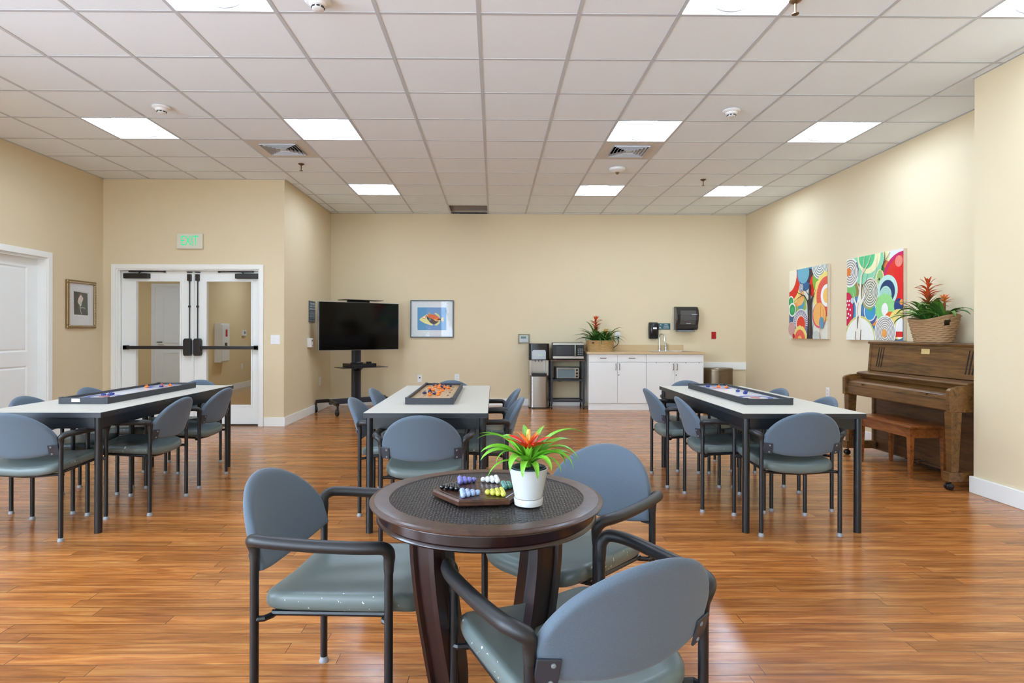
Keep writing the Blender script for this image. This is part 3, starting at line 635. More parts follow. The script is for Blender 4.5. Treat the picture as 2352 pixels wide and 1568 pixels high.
a.poly(F([(530, 740), (640, 680), (680, 690), (670, 760), (590, 780)]), (226, 108, 60)); a.poly(F([(550, 750), (620, 700), (655, 700), (650, 740), (590, 765)]), (250, 244, 230)); a.ell((792-180)*sc, (800-190)*sc, 0.017, 0.022, (110, 134, 140))
a.poly(F([(680, 670), (705, 670), (740, 760), (740, 820), (710, 790)]), (50, 54, 80))
a.build('print', t, (0, -0.012, H_), (1, 0, 0), (0, 0, -1), (0, -1, 0))
MB().box(0.012, W_-0.012, -0.0185, -0.0165, 0.012, H_-0.012).build('glazing', glass('picture_glass', refl=0.6), t)
t = thing('bird_picture', 'small gilt framed picture of a pale bird on the left wall', 'picture', (XL, 7.035, 1.24), PI/2)
W_, H_ = 0.505, 0.568
m = MB(); frame_ring(m, 0, W_, 0, H_, 0.036, -0.032, 0, 'y'); m.build('frame', mat('gilt_frame', (150, 124, 84), 0.35, 0.6), t, bevel=0.006)
m = MB(); M_bead = mat('gilt_bead', (206, 190, 160), 0.3, 0.6)
nb = 26
for k in range(nb):
    for (px_, pz_) in ((0.026, 0.03+(H_-0.06)*k/(nb-1)), (W_-0.026, 0.03+(H_-0.06)*k/(nb-1)), (0.03+(W_-0.06)*k/(nb-1), 0.026), (0.03+(W_-0.06)*k/(nb-1), H_-0.026)): m.sphere((px_, -0.034, pz_), 0.0075, 8)
m.build('beading', M_bead, t, smooth=True)
a = Art(W_, H_); a.poly([(0.03, 0.03), (W_-0.03, 0.03), (W_-0.03, H_-0.03), (0.03, H_-0.03)], (226, 225, 222))
def F2(pts): return [((x-245)/535.0*(W_-0.072)+0.036, (y-215)/1090.0*(H_-0.072)+0.036) for x, y in pts]
a.line(F2([(345, 405), (680, 440), (685, 1060)]), 0.004, (186, 188, 190))
a.poly(F2([(350, 425), (650, 455), (660, 1040), (360, 1030)]), (84, 84, 70))
a.poly(F2([(505, 490), (530, 550), (555, 590), (545, 650), (525, 720), (510, 800), (495, 815), (480, 780), (445, 730), (435, 690), (450, 610), (480, 540)]), (226, 214, 202))
a.ell(*F2([(505, 500)])[0], 0.009, 0.012, (224, 100, 60)); a.ell(*F2([(515, 600)])[0], 0.016, 0.022, (226, 190, 180)); a.ell(*F2([(478, 690)])[0], 0.02, 0.026, (222, 212, 170)); a.ell(*F2([(505, 720)])[0], 0.013, 0.014, (190, 200, 208))
a.line(F2([(478, 780), (485, 850), (500, 930), (515, 1020)]), 0.009, (196, 208, 178)); a.line(F2([(485, 850), (550, 840), (590, 855), (600, 870)]), 0.008, (196, 208, 178))
a.build('print', t, (0, -0.014, H_), (1, 0, 0), (0, 0, -1), (0, -1, 0))
MB().box(0.03, W_-0.03, -0.0205, -0.019, 0.03, H_-0.03).build('glazing', M_glass, t)

def canvas(label, y_far, wd, z0, z1):
    t = thing('canvas_painting', label, 'painting', (XR, y_far, z0), -PI/2, 'colourful tree canvases on the right wall')
    MB().box(0, wd, -0.036, -0.001, 0, z1-z0).build('stretched_canvas', mat('canvas_edge', (214, 196, 170), 0.8), t, bevel=0.002)
    return t, Art(wd, z1-z0)
cream, navy, teal, mint = (238, 232, 214), (30, 58, 100), (84, 152, 176), (140, 208, 164)
red, coral, orange, yellow = (222, 44, 24), (230, 96, 74), (238, 148, 62), (240, 216, 120)
green, olive, pink, white = (96, 164, 44), (170, 168, 96), (206, 36, 96), (242, 240, 232)
t, a = canvas('smaller looking colourful canvas with a dark tree, left of the pair', 8.36, 0.96, 1.13, 2.06)
W_, H_ = a.W, a.H
def E(x, y, r, c, sc_=0, ry=None): a.ell(x*W_, y*H_, r*W_, (ry or r)*W_, c, sc_)
def RG(x, y, r, n, c, ry=1.0): a.rings(x*W_, y*H_, r*W_, n, c, ry)
def LN(P, w_, c, w2=None): a.line([(x*W_, y*H_) for x, y in P], w_*W_, c, None if w2 is None else w2*W_)
a.poly([(0, 0), (W_, 0), (W_, H_), (0, H_)], (226, 224, 204))
E(0.2, 0.55, 0.28, (150, 170, 80)); E(0.05, 0.68, 0.15, (70, 96, 130)); E(0.33, 0.50, 0.09, teal); E(0.24, 0.36, 0.17, (238, 160, 84)); E(0.30, 0.40, 0.12, (240, 178, 100))
E(-0.02, 0.12, 0.38, yellow, 16); E(-0.02, 0.12, 0.33, red); E(-0.04, 0.06, 0.25, (236, 226, 196))
E(0.45, 0.03, 0.23, teal); E(0.45, 0.17, 0.15, (48, 96, 140)); E(0.56, 0.12, 0.10, (66, 44, 50)); E(0.40, 0.06, 0.15, (110, 170, 186)); E(0.34, 0.27, 0.065, navy); RG(0.34, 0.27, 0.055, 3, white)
E(0.70, 0.25, 0.14, red); E(0.66, 0.33, 0.09, (200, 30, 16)); E(0.86, 0.18, 0.22, (122, 176, 56)); E(0.8, 0.25, 0.05, (206, 226, 170)); E(0.96, 0.14, 0.09, olive); E(0.82, -0.01, 0.20, (140, 156, 140)); RG(0.82, -0.01, 0.19, 6, white)
E(1.0, 0.43, 0.31, yellow, 16); E(1.0, 0.43, 0.26, coral); E(0.99, 0.42, 0.145, white); E(1.0, 0.42, 0.10, (242, 190, 100))
for k in range(18):
    an = PI/2+PI*k/17; LN([(1.0+0.17*math.cos(an), 0.43+0.17*math.sin(an)), (1.0+0.235*math.cos(an), 0.43+0.235*math.sin(an))], 0.004, (200, 70, 60))
for (x, y, r) in ((0.06, 0.46, 0.085), (0.10, 0.58, 0.10)): E(x, y, r, white); E(x, y, r*0.78, (44, 150, 80)); E(x+0.01, y, r*0.4, (70, 176, 100))
E(0.52, 0.74, 0.16, (200, 216, 196)); E(0.34, 0.80, 0.22, (216, 216, 200)); E(0.34, 0.80, 0.20, (120, 112, 140))
for k in range(22):
    an = PI*1.05*k/21+PI*0.97; LN([(0.34+0.145*math.cos(an), 0.80+0.145*math.sin(an)), (0.34+0.195*math.cos(an), 0.80+0.195*math.sin(an))], 0.010, white)
E(0.34, 0.80, 0.135, (226, 206, 196)); E(0.35, 0.80, 0.115, (226, 66, 34)); E(0.32, 1.02, 0.19, yellow, 14); E(0.32, 1.02, 0.145, coral); E(0.32, 1.02, 0.06, (240, 180, 90))
E(0.09, 0.86, 0.10, (214, 200, 190)); RG(0.09, 0.86, 0.09, 5, (206, 96, 80)); E(0.15, 0.965, 0.035, (190, 30, 30))
E(0.82, 0.68, 0.165, (214, 70, 110)); E(0.83, 0.67, 0.155, (240, 176, 96)); E(0.88, 0.78, 0.06, teal, ry=0.075); LN([(0.86, 0.55), (0.85, 0.8), (0.84, 1.0)], 0.008, (220, 90, 50)); LN([(0.93, 0.6), (0.93, 0.86)], 0.006, (220, 90, 50)); E(0.75, 0.98, 0.09, (198, 202, 190))
brn = (52, 44, 42)
a.poly([(x*W_, y*H_) for x, y in ((0.51, 1.0), (0.54, 0.75), (0.525, 0.52), (0.50, 0.46), (0.55, 0.45), (0.565, 0.24), (0.60, 0.24), (0.605, 0.46), (0.66, 0.40), (0.67, 0.43), (0.635, 0.52), (0.64, 0.75), (0.665, 1.0))], brn)
LN([(0.54, 0.50), (0.46, 0.40), (0.34, 0.36), (0.22, 0.32)], 0.022, brn, 0.006); LN([(0.57, 0.40), (0.50, 0.34), (0.43, 0.30)], 0.014, brn, 0.005); LN([(0.62, 0.48), (0.70, 0.38), (0.74, 0.32)], 0.018, brn, 0.005); LN([(0.40, 0.38), (0.26, 0.42), (0.16, 0.47)], 0.01, brn, 0.004)
LN([(0.585, 0.6), (0.59, 0.95)], 0.014, (120, 104, 90), 0.006)
a.build('painted_surface', t, (0, -0.0365, H_), (1, 0, 0), (0, 0, -1), (0, -1, 0))
t, a = canvas('colourful canvas with a white tree, right of the pair above the piano', 6.985, 0.965, 1.13, 2.06)
W_, H_ = a.W, a.H
a.poly([(0, 0), (W_, 0), (W_, H_), (0, H_)], (86, 146, 186))
E(0.85, 0.10, 0.30, (236, 226, 170)); E(0.93, 0.02, 0.16, (222, 224, 226)); E(0.70, 0.22, 0.12, (214, 120, 60)); E(0.55, 0.32, 0.20, (60, 140, 40)); E(0.20, 0.34, 0.13, orange); E(0.17, 0.30, 0.10, (226, 110, 50)); E(0.22, 0.37, 0.10, (150, 130, 70))
E(0.06, 0.42, 0.12, (120, 190, 104)); E(0.03, 0.55, 0.08, cream); E(0.37, 0.02, 0.30, mint, 14); E(0.42, 0.0, 0.21, (240, 232, 180)); E(0.38, 0.0, 0.15, (92, 196, 130))
E(0.06, 0.17, 0.175, white); E(0.06, 0.17, 0.165, (150, 140, 128)); RG(0.06, 0.17, 0.165, 6, white); E(0.03, 0.16, 0.05, (226, 122, 40)); LN([(0.19, 0.06), (0.225, 0.14), (0.22, 0.24)], 0.02, navy, 0.004)
E(1.0, 0.40, 0.36, (196, 20, 90)); E(1.02, 0.41, 0.335, red); a.poly([(0.86*W_, 0.2*H_), (W_, 0.15*H_), (W_, 0.56*H_), (0.86*W_, 0.54*H_)], (222, 26, 16)); E(0.93, 0.13, 0.06, (230, 130, 110))
E(0.62, 0.30, 0.075, (226, 216, 160), ry=0.11); E(0.62, 0.28, 0.05, (150, 190, 110), ry=0.08); E(0.61, 0.30, 0.015, brn)
E(0.60, 0.62, 0.20, (206, 200, 130)); E(0.58, 0.62, 0.17, (176, 170, 90)); E(0.55, 0.70, 0.13, orange); E(0.54, 0.68, 0.10, (236, 220, 170)); E(0.45, 0.68, 0.135, (82, 92, 150)); E(0.45, 0.66, 0.115, (226, 226, 220)); E(0.45, 0.66, 0.10, (64, 150, 190)); E(0.45, 0.61, 0.05, (60, 180, 70))
E(0.43, 0.48, 0.15, (168, 160, 110)); E(0.45, 0.44, 0.145, (128, 130, 96), ry=0.165); RG(0.45, 0.44, 0.145, 6, (238, 234, 222), 1.15); E(0.75, 0.44, 0.17, (190, 222, 206)); E(0.75, 0.45, 0.125, navy); E(0.72, 0.49, 0.10, (176, 216, 196)); RG(0.72, 0.49, 0.08, 4, (150, 200, 180))
E(0.71, 0.64, 0.155, (150, 214, 130), 10); E(0.71, 0.65, 0.055, white, ry=0.07); E(0.94, 0.62, 0.08, (34, 60, 120)); E(0.98, 0.58, 0.03, orange); E(0.80, 0.78, 0.10, (234, 104, 40)); E(0.93, 0.82, 0.16, yellow); E(0.95, 0.86, 0.06, white, ry=0.12); a.poly([(0.88*W_, 0.90*H_), (W_, 0.90*H_), (W_, 0.96*H_), (0.88*W_, 0.96*H_)], (214, 40, 24))
E(0.02, 0.62, 0.115, (206, 24, 70), ry=0.20)
for x, y in ((0.02, 0.52), (0.05, 0.57), (0.02, 0.62), (0.075, 0.63), (0.04, 0.68), (0.02, 0.73), (0.08, 0.70), (0.06, 0.52), (0.0, 0.57)): E(x, y, 0.013, white)
E(0.12, 0.52, 0.035, (120, 170, 196)); RG(0.12, 0.52, 0.035, 3, white); E(0.26, 1.02, 0.30, (206, 204, 120)); E(0.26, 1.02, 0.275, (240, 238, 224))
a.poly([(x*W_, y*H_) for x, y in ((0.16, 1.0), (0.19, 0.8), (0.19, 0.6), (0.145, 0.50), (0.165, 0.49), (0.205, 0.56), (0.25, 0.44), (0.28, 0.22), (0.305, 0.22), (0.285, 0.46), (0.30, 0.52), (0.36, 0.45), (0.375, 0.465), (0.30, 0.58), (0.285, 0.72), (0.31, 1.0))], (238, 232, 214))
for P in (([(0.29, 0.25), (0.33, 0.12), (0.35, 0.0)]), ([(0.30, 0.22), (0.42, 0.1), (0.47, 0.0)]), ([(0.34, 0.47), (0.47, 0.33), (0.55, 0.22), (0.58, 0.05)]), ([(0.50, 0.31), (0.60, 0.29)]), ([(0.26, 0.40), (0.20, 0.28)]), ([(0.17, 0.50), (0.13, 0.42)])): LN(P, 0.016, (232, 214, 184), 0.005)
LN([(0.66, 0.20), (0.71, 0.08), (0.71, 0.0)], 0.016, brn, 0.006); LN([(0.70, 0.12), (0.80, 0.02)], 0.008, brn, 0.004); LN([(0.31, 0.36), (0.38, 0.31), (0.42, 0.22)], 0.008, brn, 0.003)
LN([(0.235, 0.72), (0.225, 0.86)], 0.022, (60, 46, 36), 0.01); LN([(0.24, 0.55), (0.225, 0.65), (0.24, 0.72)], 0.006, (120, 100, 70)); LN([(0.19, 0.9), (0.18, 1.0)], 0.01, (90, 70, 50)); LN([(0.29, 0.88), (0.28, 1.0)], 0.012, (90, 70, 50))
E(0.72, 0.91, 0.18, white); E(0.72, 0.91, 0.17, (158, 146, 134)); RG(0.72, 0.91, 0.17, 8, white, 1.1); E(0.71, 0.92, 0.045, (232, 160, 80))
a.build('painted_surface', t, (0, -0.0365, H_), (1, 0, 0), (0, 0, -1), (0, -1, 0))

# ------------------------------------------------------------------ stacking arm chair
def fabric_mat():
    m = mat('slate_fabric', (87, 101, 114), 0.85, sheen=0.15, bump=(420, 0.6, 0.0012), noise=(420, 0.22)); return m
M_fab = fabric_mat()
def vinyl():
    m = mat('grey_green_vinyl', (100, 111, 108), 0.36, spec=0.45); nt = m.node_tree; b = nt.nodes['Principled BSDF']; N = nt.nodes.new; L = nt.links.new
    tc = N('ShaderNodeTexCoord'); sp = N('ShaderNodeSeparateXYZ'); L(tc.outputs['Object'], sp.inputs[0])
    ab = N('ShaderNodeMath'); ab.operation = 'ABSOLUTE'; L(sp.outputs[0], ab.inputs[0])
    g1 = N('ShaderNodeMath'); g1.operation = 'GREATER_THAN'; g1.inputs[1].default_value = 0.208; L(ab.outputs[0], g1.inputs[0])
    oi = N('ShaderNodeObjectInfo'); vm = N('ShaderNodeVectorMath'); vm.operation = 'ADD'; L(tc.outputs['Object'], vm.inputs[0]); L(oi.outputs['Random'], vm.inputs[1])
    n = N('ShaderNodeTexNoise'); n.inputs['Scale'].default_value = 70; n.inputs['Detail'].default_value = 2; L(vm.outputs[0], n.inputs['Vector'])
    g2 = N('ShaderNodeMath'); g2.operation = 'GREATER_THAN'; g2.inputs[1].default_value = 0.70; L(n.outputs['Fac'], g2.inputs[0])
    mu = N('ShaderNodeMath'); mu.operation = 'MULTIPLY'; L(g1.outputs[0], mu.inputs[0]); L(g2.outputs[0], mu.inputs[1])
    mx = N('ShaderNodeMix'); mx.data_type = 'RGBA'; L(mu.outputs[0], mx.inputs['Factor']); mx.inputs['A'].default_value = (lin(100), lin(111), lin(108), 1); mx.inputs['B'].default_value = (lin(205), lin(208), lin(205), 1)
    L(mx.outputs['Result'], b.inputs['Base Color']); return m
M_vin = vinyl()
def make_chair():
    t = thing('arm_chair', '', 'chair')
    hx, hy, r = 0.235, 0.2025, 0.0125
    for sx in (-1, 1):
        for sy in (-1, 1):
            l = MB().tube([(sx*hx, sy*hy, 0.012), (sx*hx, sy*hy, 0.555)], r, 12).build('leg', M_dark, t, smooth=True)
            MB().lathe([(0.017, 0), (0.018, 0.004), (0.0145, 0.013), (0.0135, 0.02)], (sx*hx, sy*hy, 0), 12).build('foot_glide', mat('glide_grey', (150, 152, 155), 0.35), l, smooth=True)
        P = spline([(sx*hx, -hy, 0.545), (sx*hx, -hy, 0.575), (sx*(hx+0.006), -hy-0.004, 0.600), (sx*(hx+0.028), -hy+0.012, 0.6145), (sx*(hx+0.040), -hy+0.055, 0.616), (sx*(hx+0.045), -0.02, 0.614), (sx*(hx+0.043), 0.10, 0.614), (sx*(hx+0.034), hy-0.045, 0.613), (sx*(hx+0.018), hy-0.008, 0.608), (sx*(hx+0.004), hy+0.002, 0.588), (sx*hx, hy, 0.560), (sx*hx, hy, 0.535)], 4)
        n = len(P); R = [0.0135+0.0045*min(1, 5.0*min(i, n-1-i)/n) for i in range(n)]
        MB().tube(P, R, 12).build('armrest', M_poly, t, smooth=True)
        # bracket and screws
        b = MB(); b.M = Matrix.Translation((sx*0.206, -0.2215, 0.527)) @ Matrix.Rotation(0.28, 4, 'X') @ Matrix.Rotation(sx*0.33, 4, 'Z')
        b.box(-0.026, 0.026, -0.003, 0.003, -0.034, 0.034); bo = b.build('bracket', mat('bracket_grey', (50, 54, 62), 0.4), t, bevel=0.002)
        for dz in (-0.021, 0.021):
            q = MB(); q.M = b.M @ Matrix.Translation((-sx*0.010, -0.004, dz)) @ Matrix.Rotation(PI/2, 4, 'X'); q.lathe([(0.0055, -0.001), (0.0055, 0.001), (0.003, 0.0022)], n=10); q.build('screw', M_grey, bo)
    # seat
    rows = []; n = 56
    def ring(z, k, e=5.5):
        out = []
        for i in range(n):
            a = 2*PI*i/n; ca, sa = math.cos(a), math.sin(a)
            x = 0.221*k*abs(ca)**(2/e)*(1 if ca > 0 else -1); y = 0.030+0.243*k*abs(sa)**(2/e)*(1 if sa > 0 else -1)
            out.append((x, y, z+y*0.05+0.024*(x/0.22)**2-0.006-0.02*max(0, (y-0.2)/0.07)**2))
        return out
    for z, k in ((0.386, 0.90), (0.386, 0.95), (0.392, 0.985), (0.404, 1.0), (0.420, 0.998), (0.431, 0.980), (0.4375, 0.95), (0.4400, 0.90), (0.4400, 0.7), (0.438, 0.45), (0.437, 0.2), (0.437, 0.03)): rows.append(ring(z, k))
    m = MB(); m.grid(rows, wrap=True); m.put(rows[0], [tuple(range(n))]); m.put(rows[-1], [tuple(range(n))]); m.build('seat', M_vin, t, smooth=True)
    # seat frame under the cushion
    m = MB()
    for sx in (-1, 1): m.tube([(sx*0.200, -0.165, 0.382), (sx*0.200, 0.19, 0.402)], 0.009, 8)
    for y, z in ((-0.165, 0.364), (0.18, 0.382)):
        m.tube(spline([(-0.235, y+(-0.037 if y < 0 else 0.0225), z+0.012), (-0.205, y, z+0.012), (0, y, z), (0.205, y, z+0.012), (0.235, y+(-0.037 if y < 0 else 0.0225), z+0.012)], 3), 0.009, 8)
    m.build('seat_frame', M_dark, t)
    # backrest shell
    Wd = 0.228; nc = 30; nr = 18
    def surf(side):
        rows = []
        for i in range(nc+1):
            x = -Wd*math.cos(PI*i/nc)*0.9995; q = math.sqrt(max(0, 1-(x/Wd)**2))
            ztop = 0.548+0.205*q**0.92; zbot = 0.478+0.036*(abs(x)/Wd)**2.2
            row = []
            for j in range(nr+1):
                s = (1-math.cos(PI*j/nr))/2; z = zbot+(ztop-zbot)*s
                d = min(1.0, min((Wd-abs(x))*1.3, z-zbot, ztop-z)/0.020); h = 0.0165*math.sqrt(max(0, 1-(1-d)**2))
                yc = -hy-0.030+0.048*(x/Wd)**2-(z-0.50)*0.30-0.20*max(0, z-0.60)**1.5
                row.append((x, yc+side*h, z))
            rows.append(row)
        return rows
    m = MB(); m.grid(surf(1)); m.grid(surf(-1)); A, B = surf(1), surf(-1)
    m.grid([[r[0] for r in A], [r[0] for r in B]]); m.grid([[r[-1] for r in A], [r[-1] for r in B]]); m.grid([A[0], B[0]]); m.grid([A[-1], B[-1]])
    o = m.build('backrest', M_fab, t)
    bm = bmesh.new(); bm.from_mesh(o.data); bmesh.ops.remove_doubles(bm, verts=bm.verts, dist=0.0006); bmesh.ops.recalc_face_normals(bm, faces=bm.faces)
    for f in bm.faces: f.smooth = True
    bm.to_mesh(o.data); bm.free()
    return t
R90 = PI/2
CH = [  # x, y, rot, label, group
 (-2.725, 3.70, 0, 'grey-green arm chair at the near end of the left table, cut by the left edge', 'left'),
 (-2.46, 4.22, R90, 'arm chair on the right side of the left table, nearer the camera', 'left'),
 (-2.472, 4.908, R90, 'arm chair on the right side of the left table, nearer the doors', 'left'),
 (-2.985, 4.255, -R90, 'arm chair on the wall side of the left table, nearer the camera', 'left'),
 (-2.995, 4.93, -R90, 'arm chair on the wall side of the left table, nearer the doors', 'left'),
 (-2.76, 5.40, PI, 'arm chair at the far end of the left table before the double doors', 'left'),
 (-0.405, 3.63, 0, 'arm chair at the near end of the centre table, its back to the camera', 'centre'),
 (-0.678, 4.21, -R90, 'arm chair on the left side of the centre table, nearer the camera', 'centre'),
 (-0.678, 4.90, -R90, 'arm chair on the left side of the centre table, nearer the television', 'centre'),
 (-0.115, 4.26, R90, 'arm chair on the right side of the centre table, nearer the camera', 'centre'),
 (-0.115, 4.90, R90, 'arm chair on the right side of the centre table, nearer the counter', 'centre'),
 (-0.40, 5.405, PI, 'arm chair at the far end of the centre table below the wall outlet', 'centre'),
 (1.827, 3.782, 0, 'arm chair at the near end of the right table, its back to the camera', 'right'),
 (1.623, 4.28, -R90-0.06, 'arm chair on the left side of the right table, nearer the camera', 'right'),
 (1.558, 4.937, -R90, 'arm chair on the left side of the right table, nearer the counter', 'right'),
 (2.093, 4.31, R90-0.03, 'arm chair on the piano side of the right table, nearer the camera', 'right'),
 (2.06, 4.94, R90+0.05, 'arm chair on the piano side of the right table, nearer the back wall', 'right'),
 (1.835, 5.437, PI, 'arm chair at the far end of the right table before the white cabinets', 'right'),
 (-0.458, 1.962, math.radians(-98.8), 'large foreground arm chair left of the round table, seat facing right', 'round'),
 (0.278, 2.231, math.radians(140), 'foreground arm chair behind the round table to its right', 'round'),
 (0.196, 1.501, math.radians(26), 'closest arm chair seen from behind at the bottom right of the round table', 'round')]
GR = {'left': 'arm chairs around the left table', 'centre': 'arm chairs around the centre table', 'right': 'arm chairs around the right table', 'round': 'arm chairs around the round table'}
c0 = make_chair()
for k, (x, y, r, lab, g_) in enumerate(CH):
    t = c0 if k == 0 else copy_tree(c0)
    t.location = (x, y, 0); t.rotation_euler = (0, 0, r); t['label'] = lab; t['group'] = GR[g_]

# ------------------------------------------------------------------ rectangular tables
TZ = 0.725
def make_table():
    t = thing('activity_table', '', 'table', group='long white-topped activity tables')
    hw, hl = 0.372, 0.915
    MB().box(-hw, hw, -hl, hl, TZ-0.0015, TZ).build('tabletop', M_lam, t)
    MB().box(-hw-0.001, hw+0.001, -hl-0.001, hl+0.001, TZ-0.032, TZ-0.0016).build('edge_band', M_edge, t)
    m = MB()
    for s in (-1, 1): m.box(s*(hw-0.035)-0.008, s*(hw-0.035)+0.008, -hl+0.04, hl-0.04, TZ-0.10, TZ-0.032).box(-hw+0.04, hw-0.04, s*(hl-0.035)-0.008, s*(hl-0.035)+0.008, TZ-0.10, TZ-0.032)
    m.build('apron', M_dark, t)
    for sx in (-1, 1):
        for sy in (-1, 1): MB().tube([(sx*(hw-0.032), sy*(hl-0.032), 0), (sx*(hw-0.032), sy*(hl-0.032), TZ-0.032)], 0.0215, 16).build('leg', M_dark, t, smooth=True)
    return t
t0 = make_table(); t0.location = (-2.712, 4.53, 0); t0['label'] = 'long white-topped table at left holding a white rink board'
dup(t0, 'long white-topped table in the centre holding the wooden shuffleboard', (-0.408, 4.53, 0)); dup(t0, 'long white-topped table at right in front of the piano', (1.868, 4.53, 0))

# ------------------------------------------------------------------ tabletop game boards
def game(x, label, name, kind, y0=4.03, y1=5.22):
    t = thing(name, label, 'game board', (x, (y0+y1)/2, TZ), group='tabletop sliding stone games')
    hw, hl = 0.162, (y1-y0)/2; M_rail = mat('dark_rail', (50, 52, 56), 0.55, noise=(90, 0.1)); M_tape = mat('rail_corner', (34, 36, 40), 0.4)
    MB().box(-hw+0.016, hw-0.016, -hl+0.016, hl-0.016, 0.001, 0.026).build('playfield', M_ply if kind == 'wood' else mat('white_rink', (232, 232, 236), 0.15), t)
    for s in (-1, 1):
        MB().box(min(s*hw, s*(hw-0.016)), max(s*hw, s*(hw-0.016)), -hl+0.0005, hl-0.0005, 0.0008, 0.042).build('side_rail', M_rail, t, bevel=0.001)
        MB().box(-hw+0.016, hw-0.016, min(s*hl, s*(hl-0.016)), max(s*hl, s*(hl-0.016)), 0.0008, 0.042).build('end_rail', M_rail, t, bevel=0.001)
    for sx in (-1, 1):
        for sy in (-1, 1):
            MB().box(sx*hw-(0.022 if sx > 0 else 0.001), sx*hw+(0.001 if sx > 0 else 0.022), sy*hl-(0.022 if sy > 0 else 0.001), sy*hl+(0.001 if sy > 0 else 0.022), 0.0422, 0.046).build('corner_cap', M_tape, t)
    if kind == 'wood':
        m = MB().box(-0.10, 0.10, -0.25, 0.42, 0.0261, 0.0267); 
        M_in = mat('dark_inlay', (120, 84, 46), 0.4); m = MB()
        for k in range(7): m.box(-0.11+0.033*k, -0.094+0.033*k, -hl+0.06, -hl+0.075, 0.0261, 0.0267)
        for k in range(4): m.box(0.09, 0.105, -0.3+0.2*k, -0.22+0.2*k, 0.0261, 0.0267)
        m.build('inlay', M_in, t)
    else:
        a = Art(0.29, 2*hl-0.04, 0.00025)
        for yc in (0.20, 2*hl-0.24):
            a.ring(0.145, yc, 0.085, 0.118, (52, 74, 150)); a.ring(0.145, yc, 0.012, 0.034, (206, 84, 70))
        a.build('rink_markings', t, (-0.145, hl-0.02, 0.0262), (1, 0, 0), (0, -1, 0), (0, 0, 1))
    return t
gl = game(-2.725, 'narrow white rink board with dark rails on the left table', 'curling_board', 'rink')
MB().box(-0.075, -0.02, -0.5962, -0.5952, 0.014, 0.036).build('paper_label', M_white, gl)
game(-0.43, 'narrow wooden shuffleboard with dark rails on the centre table', 'shuffleboard', 'wood')
game(1.845, 'narrow white rink board with dark rails on the right table', 'curling_board', 'rink')
M_or = mat('stone_orange', (240, 122, 30), 0.3); M_bl = mat('stone_blue', (40, 52, 130), 0.25); M_nv = mat('stone_navy', (34, 26, 78), 0.25); M_base = mat('stone_base', (60, 66, 96), 0.3)
def make_stone(nm, mm, lab, grp):
    t = thing(nm, lab, 'game stone', group=grp)
    MB().lathe([(0.012, 0), (0.0155, 0.003), (0.0162, 0.007), (0.014, 0.011), (0.009, 0.013)], n=18).build('puck', mm, t, smooth=True)
    MB().tube(spline([(-0.006, 0, 0.012), (-0.006, 0, 0.018), (0, 0, 0.0205), (0.010, 0, 0.020)], 3), 0.0026, 8).build('handle', mm, t, smooth=True)
    return t
sts = {}
def stones(nm, mm, lab, grp, pts):
    for k, (x, y) in enumerate(pts):
        if mm not in sts: sts[mm] = make_stone(nm, mm, lab, grp); q = sts[mm]
        else: q = copy_tree(sts[mm])
        q.location = (x, y, TZ+0.0270); q.rotation_euler = (0, 0, random.uniform(0, 6)); q['label'] = lab; q['group'] = grp
stones('game_stone', M_or, 'orange game stone on the wooden shuffleboard', 'orange stones on the shuffleboard', [(-0.455, 5.10), (-0.481, 4.99), (-0.513, 4.84), (-0.472, 4.69), (-0.442, 4.88), (-0.402, 4.93), (-0.365, 4.86), (-0.397, 4.67), (-0.411, 4.53), (-0.405, 4.38), (-0.462, 4.36)])
stones('game_stone', M_nv, 'dark navy game stone on the wooden shuffleboard', 'navy stones on the shuffleboard', [(-0.508, 5.14), (-0.418, 5.15), (-0.365, 5.05), (-0.432, 4.97), (-0.404, 4.80), (-0.486, 4.60), (-0.513, 4.47), (-0.478, 4.53), (-0.435, 4.43)])
stones('game_stone', M_bl, 'blue game stone at the far end of the right rink board', 'far blue stone on the right rink', [(1.795, 5.05)])
stones('game_stone', M_bl, 'blue game stone near the close end of the right rink board', 'near blue stones on the right rink', [(1.888, 4.66), (1.925, 4.60), (1.878, 4.50)])
stones('game_stone', M_or, 'orange game stone at the far end of the right rink board', 'orange stones on the right rink', [(1.875, 5.02), (1.92, 4.97)])
stones('game_stone', M_bl, 'blue game stone near the close end of the left rink board', 'near blue stones on the left rink', [(-2.775, 4.32), (-2.725, 4.31), (-2.752, 4.38)])
stones('game_stone', M_or, 'orange game stone at the far end of the left rink board', 'orange stones on the left rink', [(-2.82, 4.93), (-2.75, 5.03), (-2.70, 5.06)])
stones('game_stone', M_bl, 'blue game stone at the far end of the left rink board', 'far blue stone on the left rink', [(-2.728, 4.98)])

